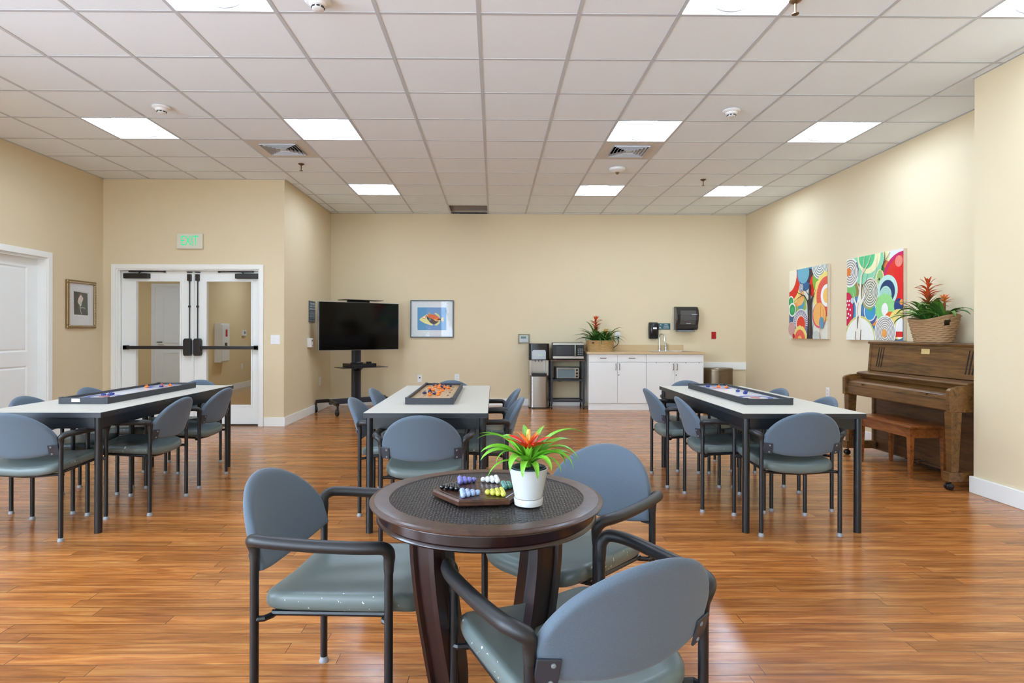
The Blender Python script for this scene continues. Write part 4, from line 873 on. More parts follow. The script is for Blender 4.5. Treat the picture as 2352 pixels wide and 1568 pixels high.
# ------------------------------------------------------------------ round pedestal table
RC = (-0.020, 1.735); RZ = 0.745
t = thing('round_table', 'dark mahogany round pedestal table with a textured black top', 'table', (RC[0], RC[1], 0))
MB().lathe([(0.302, 0.7305), (0.322, 0.7315), (0.329, 0.7345), (0.3305, 0.738), (0.327, 0.7415), (0.319, 0.7425), (0.317, 0.7445), (0.305, RZ), (0.276, RZ), (0.274, RZ-0.002)], n=96, cap=False).build('table_rim', M_tabwood, t, smooth=True)
m = MB(); m.lathe([(0.290, 0.7302), (0.313, 0.7300), (0.314, 0.727), (0.306, 0.7245), (0.305, 0.701), (0.309, 0.698), (0.311, 0.692), (0.306, 0.687), (0.292, 0.685), (0.270, 0.685), (0.27, 0.70)][::-1], n=96, cap=False); m.build('apron', M_mahog, t, smooth=True)
def weave():
    m = mat('embossed_top', (26, 24, 23), 0.34, spec=0.4); nt = m.node_tree; b = nt.nodes['Principled BSDF']; N = nt.nodes.new; L = nt.links.new
    tc = N('ShaderNodeTexCoord'); sp = N('ShaderNodeSeparateXYZ'); L(tc.outputs['Object'], sp.inputs[0])
    v = N('ShaderNodeTexVoronoi'); v.inputs['Scale'].default_value = 120; v.inputs['Randomness'].default_value = 0.45; L(tc.outputs['Object'], v.inputs['Vector'])
    bp = N('ShaderNodeBump'); bp.inputs['Strength'].default_value = 1.0; bp.inputs['Distance'].default_value = 0.003; bp.invert = True; L(v.outputs['Distance'], bp.inputs['Height']); L(bp.outputs[0], b.inputs['Normal'])
    cr = N('ShaderNodeValToRGB'); L(v.outputs['Distance'], cr.inputs[0]); e = cr.color_ramp.elements; e[0].position = 0.15; e[0].color = (lin(52), lin(47), lin(42), 1); e[1].position = 0.6; e[1].color = (lin(12), lin(11), lin(11), 1); L(cr.outputs[0], b.inputs['Base Color']); return m
MB().lathe([(0.001, RZ-0.0025), (0.274, RZ-0.0025), (0.274, RZ-0.012)], n=72, cap=False).build('inset_top', weave(), t)
def pleg(an):
    P = spline([(0.222, 0, 0.686), (0.218, 0, 0.60), (0.200, 0, 0.47), (0.170, 0, 0.32), (0.142, 0, 0.18), (0.146, 0, 0.10), (0.175, 0, 0.060)], 5)
    m = MB(); m.M = Matrix.Rotation(an, 4, 'Z')
    prof = [(-0.050, -0.010), (-0.050, 0.016), (-0.032, 0.018), (-0.028, 0.008), (0.028, 0.008), (0.032, 0.018), (0.050, 0.016), (0.050, -0.010), (0.0, -0.026)]
    rows = []
    for k in range(len(P)):
        d = (P[min(k+1, len(P)-1)]-P[max(k-1, 0)]).normalized(); nrm = Vector((-d.z, 0, d.x)); nrm = nrm if nrm.x > 0 else -nrm
        rows.append([tuple(P[k]+nrm*b+Vector((0, a, 0))) for a, b in prof])
    m.grid(rows, wrap=True); m.put(rows[0], [tuple(range(9))]); m.put(rows[-1], [tuple(range(9))])
    m.build('leg', M_leg, t)
for k in range(4): pleg(PI/4+k*PI/2)
m = MB().prism([(0.155*math.cos(PI/4*k+PI/8-0.12)*1.08, 0.155*math.sin(PI/4*k+PI/8-0.12)*1.08) for k in range(8)], 'z', 0.055, 0.085)
m.build('base_plate', M_mahog, t, bevel=0.006)
for k in range(4):
    q = MB(); q.M = Matrix.Rotation(PI/4+k*PI/2, 4, 'Z'); q.prism([(0.10, 0.056), (0.10, 0.02), (0.18, 0.0), (0.225, 0.0), (0.225, 0.022), (0.19, 0.045)], 'y', -0.04, 0.04); q.build('foot', M_mahog, t, bevel=0.003)

# ------------------------------------------------------------------ marble game board with marbles
BC = (-0.038, 1.732); BR = 0.137; BA = math.radians(6); BZ = RZ+0.0005
t = thing('marble_game_board', 'hexagonal brown wooden marble game board on the round table', 'game board', (BC[0], BC[1], BZ), BA)
def hexr(r, z): return [(r*math.cos(k*PI/3), r*math.sin(k*PI/3), z) for k in range(6)]
m = MB(); R_ = [hexr(BR-0.004, 0), hexr(BR, 0.003), hexr(BR, 0.013), hexr(BR-0.005, 0.0175), hexr(BR-0.014, 0.0175), hexr(BR-0.016, 0.0160), hexr(BR-0.018, 0.0175)]
m.grid(R_, wrap=True); m.put(R_[0], [tuple(range(6))]); m.put(hexr(BR-0.018, 0.0175), [tuple(range(6))]); m.build('board', M_walnut, t)
s_ = 0.0158; holes = []; tips = {k: [] for k in range(6)}
for q in range(-8, 9):
    for r in range(-8, 9):
        x, y = s_*(q+r/2), s_*r*math.sqrt(3)/2
        z3 = -q-r; up = (q >= -4 and r >= -4 and z3 >= -4); dn = (q <= 4 and r <= 4 and z3 <= 4)
        if not (up or dn): continue
        # the star has its points at 30 degree offsets; turn it so that points meet the board corners
        xx, yy = x*math.cos(PI/6)-y*math.sin(PI/6), x*math.sin(PI/6)+y*math.cos(PI/6); holes.append((xx, yy))
        if not (up and dn): tips[int(round(math.atan2(yy, xx)/(PI/3))) % 6].append((xx, yy))
m = MB()
for x, y in holes: m.lathe([(0.0001, 0.0177), (0.0042, 0.0177)], (x, y, 0), 8, cap=False)
m.build('peg_holes', mat('hole_dark', (22, 12, 8), 0.6), t)
colr = {3: ('black', (12, 12, 14)), 2: ('violet', (112, 112, 190)), 1: ('white', (228, 232, 234)), 0: ('teal', (70, 136, 122)), 5: ('yellow', (206, 204, 76)), 4: ('pale blue', (154, 176, 216))}
m0 = None; ca, sa = math.cos(BA), math.sin(BA); byc = {}
for k, (cn, rgb) in colr.items():
    mm = mat('marble_'+cn.replace(' ', '_'), rgb, 0.08, coat=0.6)
    proto = MB().sphere((0, 0, 0), 0.0077, 20).build('marble', mm, smooth=True)
    lab = 'glossy %s marble in the %s corner triangle of the wooden game board' % (cn, cn)
    for i, (x, y) in enumerate(tips[k]):
        o = proto if i == 0 else proto.copy()
        if i: COL.objects.link(o)
        o.location = (BC[0]+x*ca-y*sa, BC[1]+x*sa+y*ca, BZ+0.0177+0.0075); tag(o, lab, 'marble', cn+' marbles on the game board')

# ------------------------------------------------------------------ plants
def leafy(name, rgb, rough=0.35):
    m = mat(name, rgb, rough, spec=0.5, noise=(25, 0.18)); nt = m.node_tree
    m.node_tree.nodes['Principled BSDF'].inputs['Subsurface Weight'].default_value = 0.0; return m
def add_leaf(m, base, az, length, rise, droop, wd, seed=0, tipw=0.0, up0=None):
    """arched strap leaf: starts upward then bends over"""
    c, s = math.cos(az), math.sin(az); n = 12; P = []; p = Vector(base); el = rise; st = length/n
    for k in range(n+1):
        P.append((p.copy(), el)); p = p+Vector((c*math.cos(el), s*math.cos(el), math.sin(el)))*st; el -= droop/n*(0.4+1.2*k/n)
    side = Vector((-s, c, 0)); rows = []
    for k, (q, e) in enumerate(P):
        u = k/n; w_ = wd*(0.55+0.45*min(1, u*4))*(1-max(0, (u-0.35)/0.65)**2.2)*1.0+0.0006
        nrm = Vector((-c*math.sin(e), -s*math.sin(e), math.cos(e))); tw = 0.3*math.sin(seed*3+u*2)
        sd = side*math.cos(tw)+nrm*math.sin(tw)
        rows.append([tuple(q-sd*w_/2+nrm*w_*0.16), tuple(q-sd*w_*0.25+nrm*w_*0.03), tuple(q), tuple(q+sd*w_*0.25+nrm*w_*0.03), tuple(q+sd*w_/2+nrm*w_*0.16)])
    m.grid(rows)
M_lf = leafy('bright_leaf', (118, 188, 52)); M_lf2 = leafy('deep_leaf', (86, 134, 50)); M_lf3 = leafy('dark_leaf', (60, 100, 40))
M_red = leafy('bract_red', (226, 44, 18)); M_orr = leafy('bract_orange', (240, 122, 50)); M_yel = leafy('bract_yellow', (250, 206, 110)); M_rust = leafy('bract_rust', (196, 78, 34)); M_rust2 = leafy('bract_rust_bright', (214, 92, 42)); M_rb = leafy('bract_brown', (140, 74, 34))
M_org2 = leafy('bract_apricot', (214, 136, 72)); M_soil = mat('potting_soil', (34, 26, 20), 0.95, bump=(120, 0.8, 0.004))
PX, PY = 0.094, 1.634
t = thing('potted_bromeliad', 'bromeliad with a red and yellow flower in a white pot on the round table', 'potted plant', (PX, PY, RZ+0.0005))
MB().lathe([(0.030, 0), (0.038, 0.0015), (0.0395, 0.018), (0.0385, 0.0195), (0.036, 0.0195)], n=40).build('saucer', mat('pot_white', (200, 200, 198), 0.35), t, smooth=True)
MB().lathe([(0.034, 0.0197), (0.037, 0.021), (0.0515, 0.095), (0.0525, 0.0985), (0.0505, 0.0995), (0.0480, 0.098), (0.045, 0.075)], n=48, cap=False).build('pot', mat('pot_white', (200, 200, 198), 0.35), t, smooth=True)
MB().lathe([(0.040, 0.070), (0.0465, 0.1015), (0.0455, 0.103), (0.0440, 0.1015), (0.041, 0.085)], n=40, cap=False).build('nursery_pot', mat('pot_liner', (36, 58, 62), 0.45), t, smooth=True)
m = MB(); rows = []
for k in range(6):
    r = 0.0425*k/5+0.0005; rows.append([(r*math.cos(a), r*math.sin(a), 0.094+0.012*math.exp(-((r*math.cos(a)-0.018)**2+(r*math.sin(a)+0.01)**2)/0.0002)+0.002*math.sin(a*5+k)) for a in [2*PI*i/24 for i in range(24)]])
m.grid(rows, wrap=True); m.build('soil', M_soil, t, smooth=True)
m = MB(); ld = math.radians
for i, (az, ln, ri, dr, wd) in enumerate([(180, .150, 68, 120, .019), (188, .125, 55, 110, .018), (172, .140, 62, 88, .017), (200, .130, 50, 120, .016), (205, .105, 62, 170, .017), (230, .095, 66, 200, .018), (255, .085, 50, 190, .015), (285, .08, 40, 170, .014), (215, .12, 30, 105, .010),
        (0, .165, 66, 112, .020), (352, .145, 60, 165, .019), (-20, .13, 52, 160, .017), (340, .115, 62, 180, .017), (12, .125, 40, 110, .014), (-35, .10, 45, 150, .013), (25, .14, 55, 100, .015), (60, .12, 68, 70, .016), (95, .12, 72, 80, .017), (130, .12, 62, 100, .016), (150, .13, 58, 90, .014), (75, .10, 40, 90, .013), (310, .09, 55, 160, .014)]):
    add_leaf(m, (0.004*math.cos(ld(az)), 0.004*math.sin(ld(az)), 0.10+0.0012*(i % 5)), ld(az), ln*1.22, ld(ri), ld(dr), wd*1.4, i)
for k in range(9): add_leaf(m, (0, 0, 0.100), k*0.7+0.3, 0.062, ld(80), ld(20), 0.016, k)
m.build('foliage', M_lf, t, smooth=True)
m = MB()
for k in range(11): m.cur = 0; add_leaf(m, (0.003*math.cos(k*2.4), 0.003*math.sin(k*2.4), 0.150), k*2.4, 0.066+0.009*(k % 3), ld(38-(k % 3)*6), ld(25), 0.015, k)
for k in range(7): m.cur = 1; add_leaf(m, (0, 0, 0.157), k*2.4+0.5, 0.048, ld(55), ld(15), 0.012, k)
for k in range(5): m.cur = 2; add_leaf(m, (0, 0, 0.162), k*2.4+0.5, 0.042, ld(80), ld(-10), 0.012, k)
for k in range(8): m.cur = 0; add_leaf(m, (0, 0, 0.130), k*0.8, 0.032, ld(78), ld(10), 0.014, k)
m.build('flower', [M_red, M_orr, M_yel], t, smooth=True)

def weave_mat(name, rgb): return mat(name, rgb, 0.8, noise=(30, 0.25), bump=(160, 0.5, 0.003), stretch=(1, 1, 4))
def oval(cx, a, b, e=2.6):
    def f(th):
        c, s = math.cos(th), math.sin(th)
        return (a*abs(c)**(2/e)*(1 if c > 0 else -1), b*abs(s)**(2/e)*(1 if s > 0 else -1))
    return f
def basket(t, a0, b0, a1, b1, hf, rows_n, nth, m_, hole=None, e=2.6, amp=0.006):
    """woven wall: bulging strands row by row; hf(theta) is the rim height"""
    m = MB(); R = []; per = 4
    for k in range(rows_n*per+1):
        u = k/(rows_n*per); ring = []
        for i in range(nth):
            th = 2*PI*i/nth; f0 = oval(0, a0+(a1-a0)*u, b0+(b1-b0)*u, e)(th); row = k//per
            ph = (k % per)/per; bul = math.sin(PI*ph)
            wv = 0.55+0.45*math.cos(2*PI*(i/4.0)/2.0+PI*(row % 2))
            off = amp*bul*wv; l = math.hypot(*f0) or 1
            ring.append((f0[0]*(1+off/l), f0[1]*(1+off/l), hf(th)*u))
        R.append(ring)
    n = nth; vs = [p for r in R for p in r]; fs = []
    for k in range(len(R)-1):
        for i in range(n):
            j = (i+1) % n
            if hole and hole(i/n, k/(rows_n*per)): continue
            fs.append((k*n+i, k*n+j, (k+1)*n+j, (k+1)*n+i))
    m.put(vs, fs); o = m.build('woven_wall', m_, t, smooth=True)
    top = [Vector(p) for p in R[-1]]; top.append(top[0]); MB().tube([p+Vector((0, 0, 0.002)) for p in top], 0.0085, 8, caps=False).build('rim', m_, t, smooth=True)
    m = MB(); m.put([(p[0]*0.97, p[1]*0.97, 0.004) for p in R[0]], [tuple(range(n))]); m.build('bottom', m_, t)
    m = MB(); zz = min(hf(2*PI*i/nth) for i in range(nth))*0.86; m.put([(p[0]*0.93, p[1]*0.93, zz) for p in R[-1]], [tuple(range(n))]); m.build('soil', M_soil, t)
# basket on the counter
def bromeliad(name, label, loc, spike_h, mats, flower, n=26, ln=0.20, seed=1, maxw=0.026, bias=None):
    rnd = random.Random(seed); t = thing(name, label, 'plant', loc, group=None); m = MB()
    for i in range(n):
        az = i*2.399963+rnd.uniform(-0.2, 0.2); f = i/n
        L_ = ln*(0.75+0.5*rnd.random())
        if bias: L_ *= bias(az)
        m.cur = rnd.randint(0, 1); add_leaf(m, (0.012*math.cos(az), 0.012*math.sin(az), 0), az, L_, ld(28+45*f+rnd.uniform(-6, 6)), ld(70+50*rnd.random()), maxw*(0.8+0.4*rnd.random()), i)
    m.build('foliage', mats, t, smooth=True)
    m = MB(); m.cur = 2
    m.tube([(0, 0, 0), (0, 0, spike_h*0.75)], [0.009, 0.012], 8)
    ms = flower
    if spike_h > 0.2:
        for i in range(30):
            f = i/30; m.cur = 2 if f < 0.35 else (0 if i % 2 else 1)
            add_leaf(m, (0, 0, spike_h*(0.28+0.50*f)), i*2.4, 0.10+0.035*f, ld(66-30*f-10*(i % 3 == 0)), ld(35+25*f), 0.024, i)
        for i in range(10): m.cur = 0; add_leaf(m, (0, 0, spike_h*0.80), i*0.8, 0.10, ld(58 if i % 2 else 76), ld(25), 0.022, i)
    else:
        for i in range(22): m.cur = i % 2; add_leaf(m, (0, 0, spike_h*(0.75+0.2*i/22)), i*2.4, 0.085-0.0015*i, ld(15+2.2*i), ld(20), 0.016, i)
    m.build('flower', ms, t, smooth=True)
    return t
CZ = 0.902
bt = thing('woven_basket', 'round tan woven basket on the counter next to the microwave', 'basket', (1.685, 9.60, CZ+0.0008))
basket(bt, 0.205, 0.155, 0.213, 0.160, lambda th: 0.165, 14, 88, weave_mat('tan_weave', (190, 152, 96)), e=2.2, amp=0.008)
MB().box(-0.155, -0.115, -0.152, -0.140, 0.130, 0.148).build('tag', M_dark, bt)
bromeliad('bromeliad_plant', 'tall red-flowered bromeliad in the counter basket', (1.62, 9.60, CZ+0.145), 0.42, [M_lf2, M_lf3], [M_rust2, M_rust, M_rb], 34, 0.36, 3, maxw=0.034)
bromeliad('bromeliad_plant', 'short pale-flowered bromeliad in the counter basket, at its right', (1.78, 9.60, CZ+0.145), 0.19, [M_lf2, M_lf3], [M_org2, M_yel, M_rb], 32, 0.31, 5, maxw=0.034)
# basket on the piano
PT = 1.125
bt = thing('woven_basket', 'tub shaped brown woven basket with a wavy rim on top of the piano', 'basket', (3.93, 5.37, PT+0.0008), math.radians(98))
basket(bt, 0.165, 0.095, 0.225, 0.125, lambda th: 0.205+0.038*abs(math.cos(th))**1.5*(1 if math.cos(th) < 0 else 0.35)-0.012*abs(math.sin(th)), 12, 96, weave_mat('brown_weave', (172, 134, 92)), hole=lambda f, u: 0.64 < u < 0.86 and 0.405 < f < 0.455, e=2.4, amp=0.012)
bromeliad('bromeliad_plant', 'tall orange-red flowered bromeliad in the piano basket', (3.93, 5.44, PT+0.185), 0.40, [M_lf2, M_lf3], [M_rust, M_rust2, M_rb], 32, 0.34, 8, maxw=0.036, bias=lambda a: 0.55 if math.cos(a) > 0.3 else 1.0)
bromeliad('bromeliad_plant', 'short apricot flowered bromeliad in the piano basket, nearer the column', (3.93, 5.24, PT+0.205), 0.19, [M_lf2, M_lf3], [M_org2, M_orr, M_rb], 28, 0.27, 9, maxw=0.046, bias=lambda a: 0.55 if math.cos(a) > 0.3 else 1.0)

# ------------------------------------------------------------------ piano and bench
t = thing('upright_piano', 'oak upright piano with closed lid against the right wall', 'piano', (0, 0, 0))
ya, yb = 4.60, 6.02; M_oakd = wood('oak_dark', (54, 32, 14), (80, 50, 24), (98, 64, 32), (14, 1.2, 14), 0.45, 0.1)
m = MB()
for y in (ya, yb-0.03): MB().prism([(4.10, 0.055), (3.785, 0.055), (3.785, 0.60), (3.745, 0.60), (3.745, 0.84), (3.765, 1.10), (4.10, 1.10)], 'y', y, y+0.03).build('side_panel', M_oak, t)
MB().box(4.06, 4.10, ya+0.03, yb-0.03, 0.06, 1.10).build('back_panel', M_oakd, t)
MB().prism([(3.752, 1.101), (3.748, 1.118), (3.752, 1.125), (4.11, 1.125), (4.11, 1.101)], 'y', ya-0.006, yb+0.006).build('lid', M_oak, t, bevel=0.003)
m = MB().hexa([(3.752, ya+0.03, 0.84), (3.80, ya+0.03, 0.84), (3.80, yb-0.03, 0.84), (3.752, yb-0.03, 0.84)], [(3.772, ya+0.03, 1.10), (3.82, ya+0.03, 1.10), (3.82, yb-0.03, 1.10), (3.772, yb-0.03, 1.10)])
up_ = m.build('upper_panel', M_oak, t)
for yc in (5.90, 5.865, 5.83, 4.71, 4.745, 4.78):
    s = 1 if yc > 5 else -1
    m = MB().hexa([(3.7525, yc-0.006+0.0*s, 0.88), (3.76, yc-0.006, 0.88), (3.76, yc+0.006, 0.88), (3.7525, yc+0.006, 0.88)], [(3.7685, yc-0.006-0.03, 1.07), (3.776, yc-0.036, 1.07), (3.776, yc-0.024, 1.07), (3.7685, yc-0.024, 1.07)]); m.build('grille_slot', M_black, up_)
m = MB().hexa([(3.763, 5.19, 1.026), (3.768, 5.19, 1.026), (3.768, 5.29, 1.026), (3.763, 5.29, 1.026)], [(3.7665, 5.19, 1.070), (3.772, 5.19, 1.070), (3.772, 5.29, 1.070), (3.7665, 5.29, 1.070)]); m.build('name_plate', mat('plate_paper', (206, 178, 116), 0.5), up_, label='small tan paper plate')
MB().prism([(3.80, 0.838), (3.64, 0.822), (3.625, 0.812), (3.632, 0.800), (3.66, 0.800), (3.80, 0.815)], 'y', ya+0.004, yb-0.004).build('music_shelf', M_oak, t, bevel=0.003)
m = MB().prism([(3.70, 0.800), (3.655, 0.800), (3.668, 0.765), (3.70, 0.765)], 'y', ya+0.04, yb-0.04); m.build('name_board', M_oak, t)
m = MB().prism([(3.69, 0.764), (3.66, 0.752), (3.545, 0.738), (3.525, 0.725), (3.522, 0.690), (3.56, 0.690), (3.69, 0.70)], 'y', ya+0.042, yb-0.042); kl = m.build('key_lid', M_oak, t, bevel=0.003)
for yk in (5.73, 4.88): MB().tube([(3.522, yk, 0.716), (3.505, yk, 0.716)], [0.006, 0.010], 12).build('knob', mat('brass_knob', (120, 92, 50), 0.3, 0.8), kl)
MB().prism([(3.75, 0.689), (3.512, 0.689), (3.510, 0.615), (3.515, 0.606), (3.75, 0.606)], 'y', ya+0.041, yb-0.041).build('key_bed', M_oak, t, bevel=0.002)
for y in (ya-0.002, yb-0.036):
    MB().prism([(3.755, 0.600), (3.492, 0.600), (3.490, 0.765), (3.505, 0.782), (3.56, 0.797), (3.64, 0.803), (3.755, 0.806)], 'y', y, y+0.038).build('cheek_block', M_oak, t, bevel=0.003)
for y in (ya+0.035, yb-0.040):
    MB().hexa([(3.515, y-0.027, 0.14), (3.570, y-0.027, 0.14), (3.570, y+0.027, 0.14), (3.515, y+0.027, 0.14)], [(3.505, y-0.036, 0.60), (3.590, y-0.036, 0.60), (3.590, y+0.036, 0.60), (3.505, y+0.036, 0.60)]).build('leg', M_oak, t, bevel=0.002)
    MB().box(3.49, 3.785, y-0.035, y+0.035, 0.068, 0.14).build('toe_block', M_oak, t, bevel=0.003)
    w_ = MB()
    for dy in (-0.014, 0.014): w_.M = Matrix.Translation((3.515, y+dy, 0.0265)) @ Matrix.Rotation(PI/2, 4, 'X'); w_.lathe([(0.018, -0.010), (0.026, -0.006), (0.026, 0.006), (0.018, 0.010)], n=20)
    w_.M = None; w_.tube([(3.525, y, 0.03), (3.525, y, 0.069)], 0.008, 8); w_.build('caster', M_black, t, smooth=True)
MB().box(3.80, 3.82, ya+0.03, yb-0.03, 0.075, 0.60).build('lower_panel', M_oakd, t)
MB().box(3.795, 3.83, ya+0.03, yb-0.03, 0.055, 0.073).build('bottom_rail', M_oakd, t)
for yp in (5.27, 5.35, 5.43): MB().tube(spline([(3.81, yp, 0.085), (3.75, yp, 0.082), (3.72, yp, 0.070)], 4), [0.009]*4+[0.014]*4+[0.012], 10, flat=0.5).build('pedal', mat('pedal_brass', (130, 120, 104), 0.3, 0.9), t, smooth=True)
t = thing('piano_bench', 'reddish brown wooden piano bench standing in front of the piano', 'bench', (3.62, 5.35, 0))
MB().box(-0.175, 0.175, -0.385, 0.385, 0.418, 0.440).build('seat', M_bench, t, bevel=0.004)
m = MB().box(-0.150, -0.132, -0.34, 0.34, 0.335, 0.418).box(0.132, 0.150, -0.34, 0.34, 0.335, 0.418).box(-0.132, 0.132, -0.352, -0.336, 0.335, 0.418).box(-0.132, 0.132, 0.336, 0.352, 0.335, 0.418); m.build('apron', M_bench, t)
for sx in (-1, 1):
    for sy in (-1, 1):
        cx, cy = sx*0.140, sy*0.335; MB().hexa([(cx-0.012, cy-0.014, 0), (cx+0.012, cy-0.014, 0), (cx+0.012, cy+0.014, 0), (cx-0.012, cy+0.014, 0)], [(cx-0.022, cy-0.024, 0.417), (cx+0.022, cy-0.024, 0.417), (cx+0.022, cy+0.024, 0.417), (cx-0.022, cy+0.024, 0.417)]).build('leg', M_bench, t, bevel=0.002)

# ------------------------------------------------------------------ television on its cart
TVC = Vector((-2.015, 9.10, 0)); u_ = Vector((0.806, 0.592, 0)); ta = math.atan2(u_.y, u_.x)
t = thing('television', 'large black flat screen television with a silver edge on the wheeled stand', 'television', (TVC.x, TVC.y, 0), ta)
MB().box(-0.640, 0.640, -0.012, 0.030, 0.928, 1.645).build('bezel', mat('tv_silver', (170, 174, 180), 0.3, 0.6), t, bevel=0.003)
MB().box(-0.634, 0.634, -0.0145, -0.012, 0.936, 1.639).build('screen', mat('tv_screen', (2, 2, 3), 0.08, spec=0.25), t)
MB().box(-0.36, 0.36, 0.031, 0.070, 1.05, 1.55).build('back_housing', M_black, t, bevel=0.01)
t = thing('television_stand', 'black wheeled television stand with a pole, shelf and spread feet', 'stand', (TVC.x, TVC.y, 0), ta)
M_st = mat('stand_black', (40, 46, 56), 0.4)
MB().box(-0.065, 0.065, 0.105, 0.17, 0.15, 1.60).build('pole', M_st, t, bevel=0.006)
MB().box(-0.025, 0.025, 0.098, 0.1045, 0.14, 1.6).build('cable_cover', M_dark, t)
MB().box(-0.26, 0.26, 0.071, 0.104, 1.20, 1.40).build('mounting_plate', M_dark, t)
MB().box(-0.30, 0.33, -0.12, 0.13, 1.672, 1.680).build('top_shelf', M_dark, t, bevel=0.002)
MB().box(-0.16, 0.20, 0.10, 0.12, 1.60, 1.672).build('shelf_riser', M_dark, t)
MB().box(-0.36, 0.36, -0.22, 0.104, 0.672, 0.680).build('lower_shelf', M_dark, t, bevel=0.002)
MB().prism([(0.104, 0.672), (-0.03, 0.668), (0.104, 0.61)], 'x', -0.05, 0.05).build('shelf_bracket', M_dark, t)
MB().box(-0.42, 0.42, 0.11, 0.165, 0.125, 0.205).build('base_beam', M_st, t, bevel=0.005)
for s in (-1, 1):
    for (ex, ey) in ((0.46, -0.28), (0.58, 0.36)):
        if s < 0 and ey > 0: ex, ey = 0.56, 0.30
        P = spline([(s*0.38, 0.1375, 0.175), (s*0.44, 0.1375+(ey-0.1375)*0.35, 0.180), (s*ex, ey, 0.165)], 4)
        f = MB().tube(P, 0.026, 12).build('foot', M_black, t, smooth=True)
        c = MB().tube([(s*ex, ey, 0.155), (s*ex, ey, 0.09)], 0.017, 8); c.M = Matrix.Translation((s*ex, ey+0.02, 0.0505)) @ Matrix.Rotation(PI/2, 4, 'Y')
        c.lathe([(0.034, -0.018), (0.050, -0.014), (0.050, 0.014), (0.034, 0.018)], n=22); c.build('caster', M_black, f, smooth=True)
t = thing('media_player', 'flat black media player box on the television stand shelf', 'media player', (TVC.x, TVC.y, 0.6808), ta)
MB().box(-0.24, 0.18, -0.19, 0.08, 0.0, 0.055).build('case', M_black, t, bevel=0.003); MB().box(-0.20, 0.14, -0.1915, -0.190, 0.015, 0.04).build('front_panel', M_dark, t)
t = thing('remote_control', 'slim dark remote control lying on the media player', 'remote control', (TVC.x, TVC.y, 0.7362), ta)
MB().box(-0.19, -0.01, -0.14, -0.09, 0, 0.016).build('case', M_black, t, bevel=0.003); MB().box(-0.09, -0.03, -0.135, -0.095, 0.0162, 0.020).build('buttons', M_grey, t)
t = thing('small_webcam', 'tiny black device standing on the right of the media player', 'device', (TVC.x, TVC.y, 0.7362), ta)
MB().box(0.06, 0.13, -0.13, -0.08, 0, 0.022).build('case', M_black, t, bevel=0.005)

# ------------------------------------------------------------------ water cooler
t = thing('water_cooler', 'tall stainless steel and black water cooler left of the metal cart', 'water cooler', (0.712, 9.69, 0))
def rrect(a, b, r, z, n=5):
    out = []
    for cx, cy, a0 in ((a-r, -b+r, -PI/2), (a-r, b-r, 0), (-a+r, b-r, PI/2), (-a+r, -b+r, PI)):
        for k in range(n+1): an = a0+PI/2*k/n; out.append((cx+r*math.cos(an), cy+r*math.sin(an), z))
    return out
def rbox(m, a, b, r, z0, z1, cy=0):
    A, B = rrect(a, b, r, z0), rrect(a, b, r, z1); A = [(p[0], p[1]+cy, p[2]) for p in A]; B = [(p[0], p[1]+cy, p[2]) for p in B]
    m.grid([A, B], wrap=True); m.put(A, [tuple(range(len(A)))]); m.put(B, [tuple(range(len(B)))]); return m
rbox(MB(), 0.160, 0.165, 0.05, 0.0, 0.018).build('foot_plate', M_black, t, smooth=True)
m = rbox(MB(), 0.152, 0.160, 0.06, 0.0185, 0.52); m.build('lower_body', M_steel, t, smooth=True)
MB().box(-0.120, 0.120, -0.172, -0.1605, 0.505, 0.555).build('drip_tray', M_black, t, bevel=0.004)
m = MB().box(-0.152, -0.115, -0.135, 0.135, 0.5202, 0.762).box(0.115, 0.152, -0.135, 0.135, 0.5202, 0.762).box(-0.115, 0.115, 0.0, 0.135, 0.5202, 0.762); m.build('dispensing_bay', M_steel, t, bevel=0.003)
for x_ in (-0.05, 0.0, 0.05): MB().tube([(x_, -0.09, 0.762), (x_, -0.09, 0.735)], 0.008, 8).build('spout', M_grey, t)
rbox(MB(), 0.158, 0.160, 0.045, 0.7625, 1.025).build('upper_body', M_black, t, smooth=True)
MB().prism([(-0.115, 0.775), (0.105, 0.775), (0.105, 0.90), (0.09, 0.925), (-0.09, 0.925), (-0.115, 0.90)], 'y', -0.166, -0.1605).build('control_panel', mat('panel_silver', (176, 182, 190), 0.3, 0.7), t, bevel=0.002)
for x_ in (-0.01, 0.015, 0.04): MB().box(x_-0.007, x_+0.007, -0.168, -0.1662, 0.84, 0.846).build('indicator', emit('indicator_green', (140, 230, 60), 1.0), t)
MB().box(-0.075, -0.045, -0.155, -0.12, 1.005, 1.0262).build('red_button', mat('button_red', (210, 30, 40), 0.3), t, bevel=0.002)

# ------------------------------------------------------------------ utility cart, microwave, toaster oven
t = thing('utility_cart', 'black metal cart with a brown wooden top holding the microwave', 'cart', (1.158, 9.66, 0))
MB().box(-0.272, 0.272, -0.19, 0.19, 0.752, 0.772).build('wood_top', M_cartwood, t, bevel=0.002)
M_cm = mat('cart_metal', (42, 44, 50), 0.45)
for sx in (-1, 1):
    for sy in (-1, 1):
        p = MB().box(min(sx*0.268, sx*0.236), max(sx*0.268, sx*0.236), min(sy*0.186, sy*0.156), max(sy*0.186, sy*0.156), 0.075, 0.7515).build('post', M_cm, t)
        c = MB(); c.M = Matrix.Translation((sx*0.252, sy*0.17-0.01, 0.026)) @ Matrix.Rotation(PI/2, 4, 'Y'); c.lathe([(0.018, -0.012), (0.026, -0.009), (0.026, 0.009), (0.018, 0.012)], n=16); c.M = None; c.tube([(sx*0.252, sy*0.17, 0.03), (sx*0.252, sy*0.17, 0.076)], 0.010, 8); c.build('caster', M_black, p)
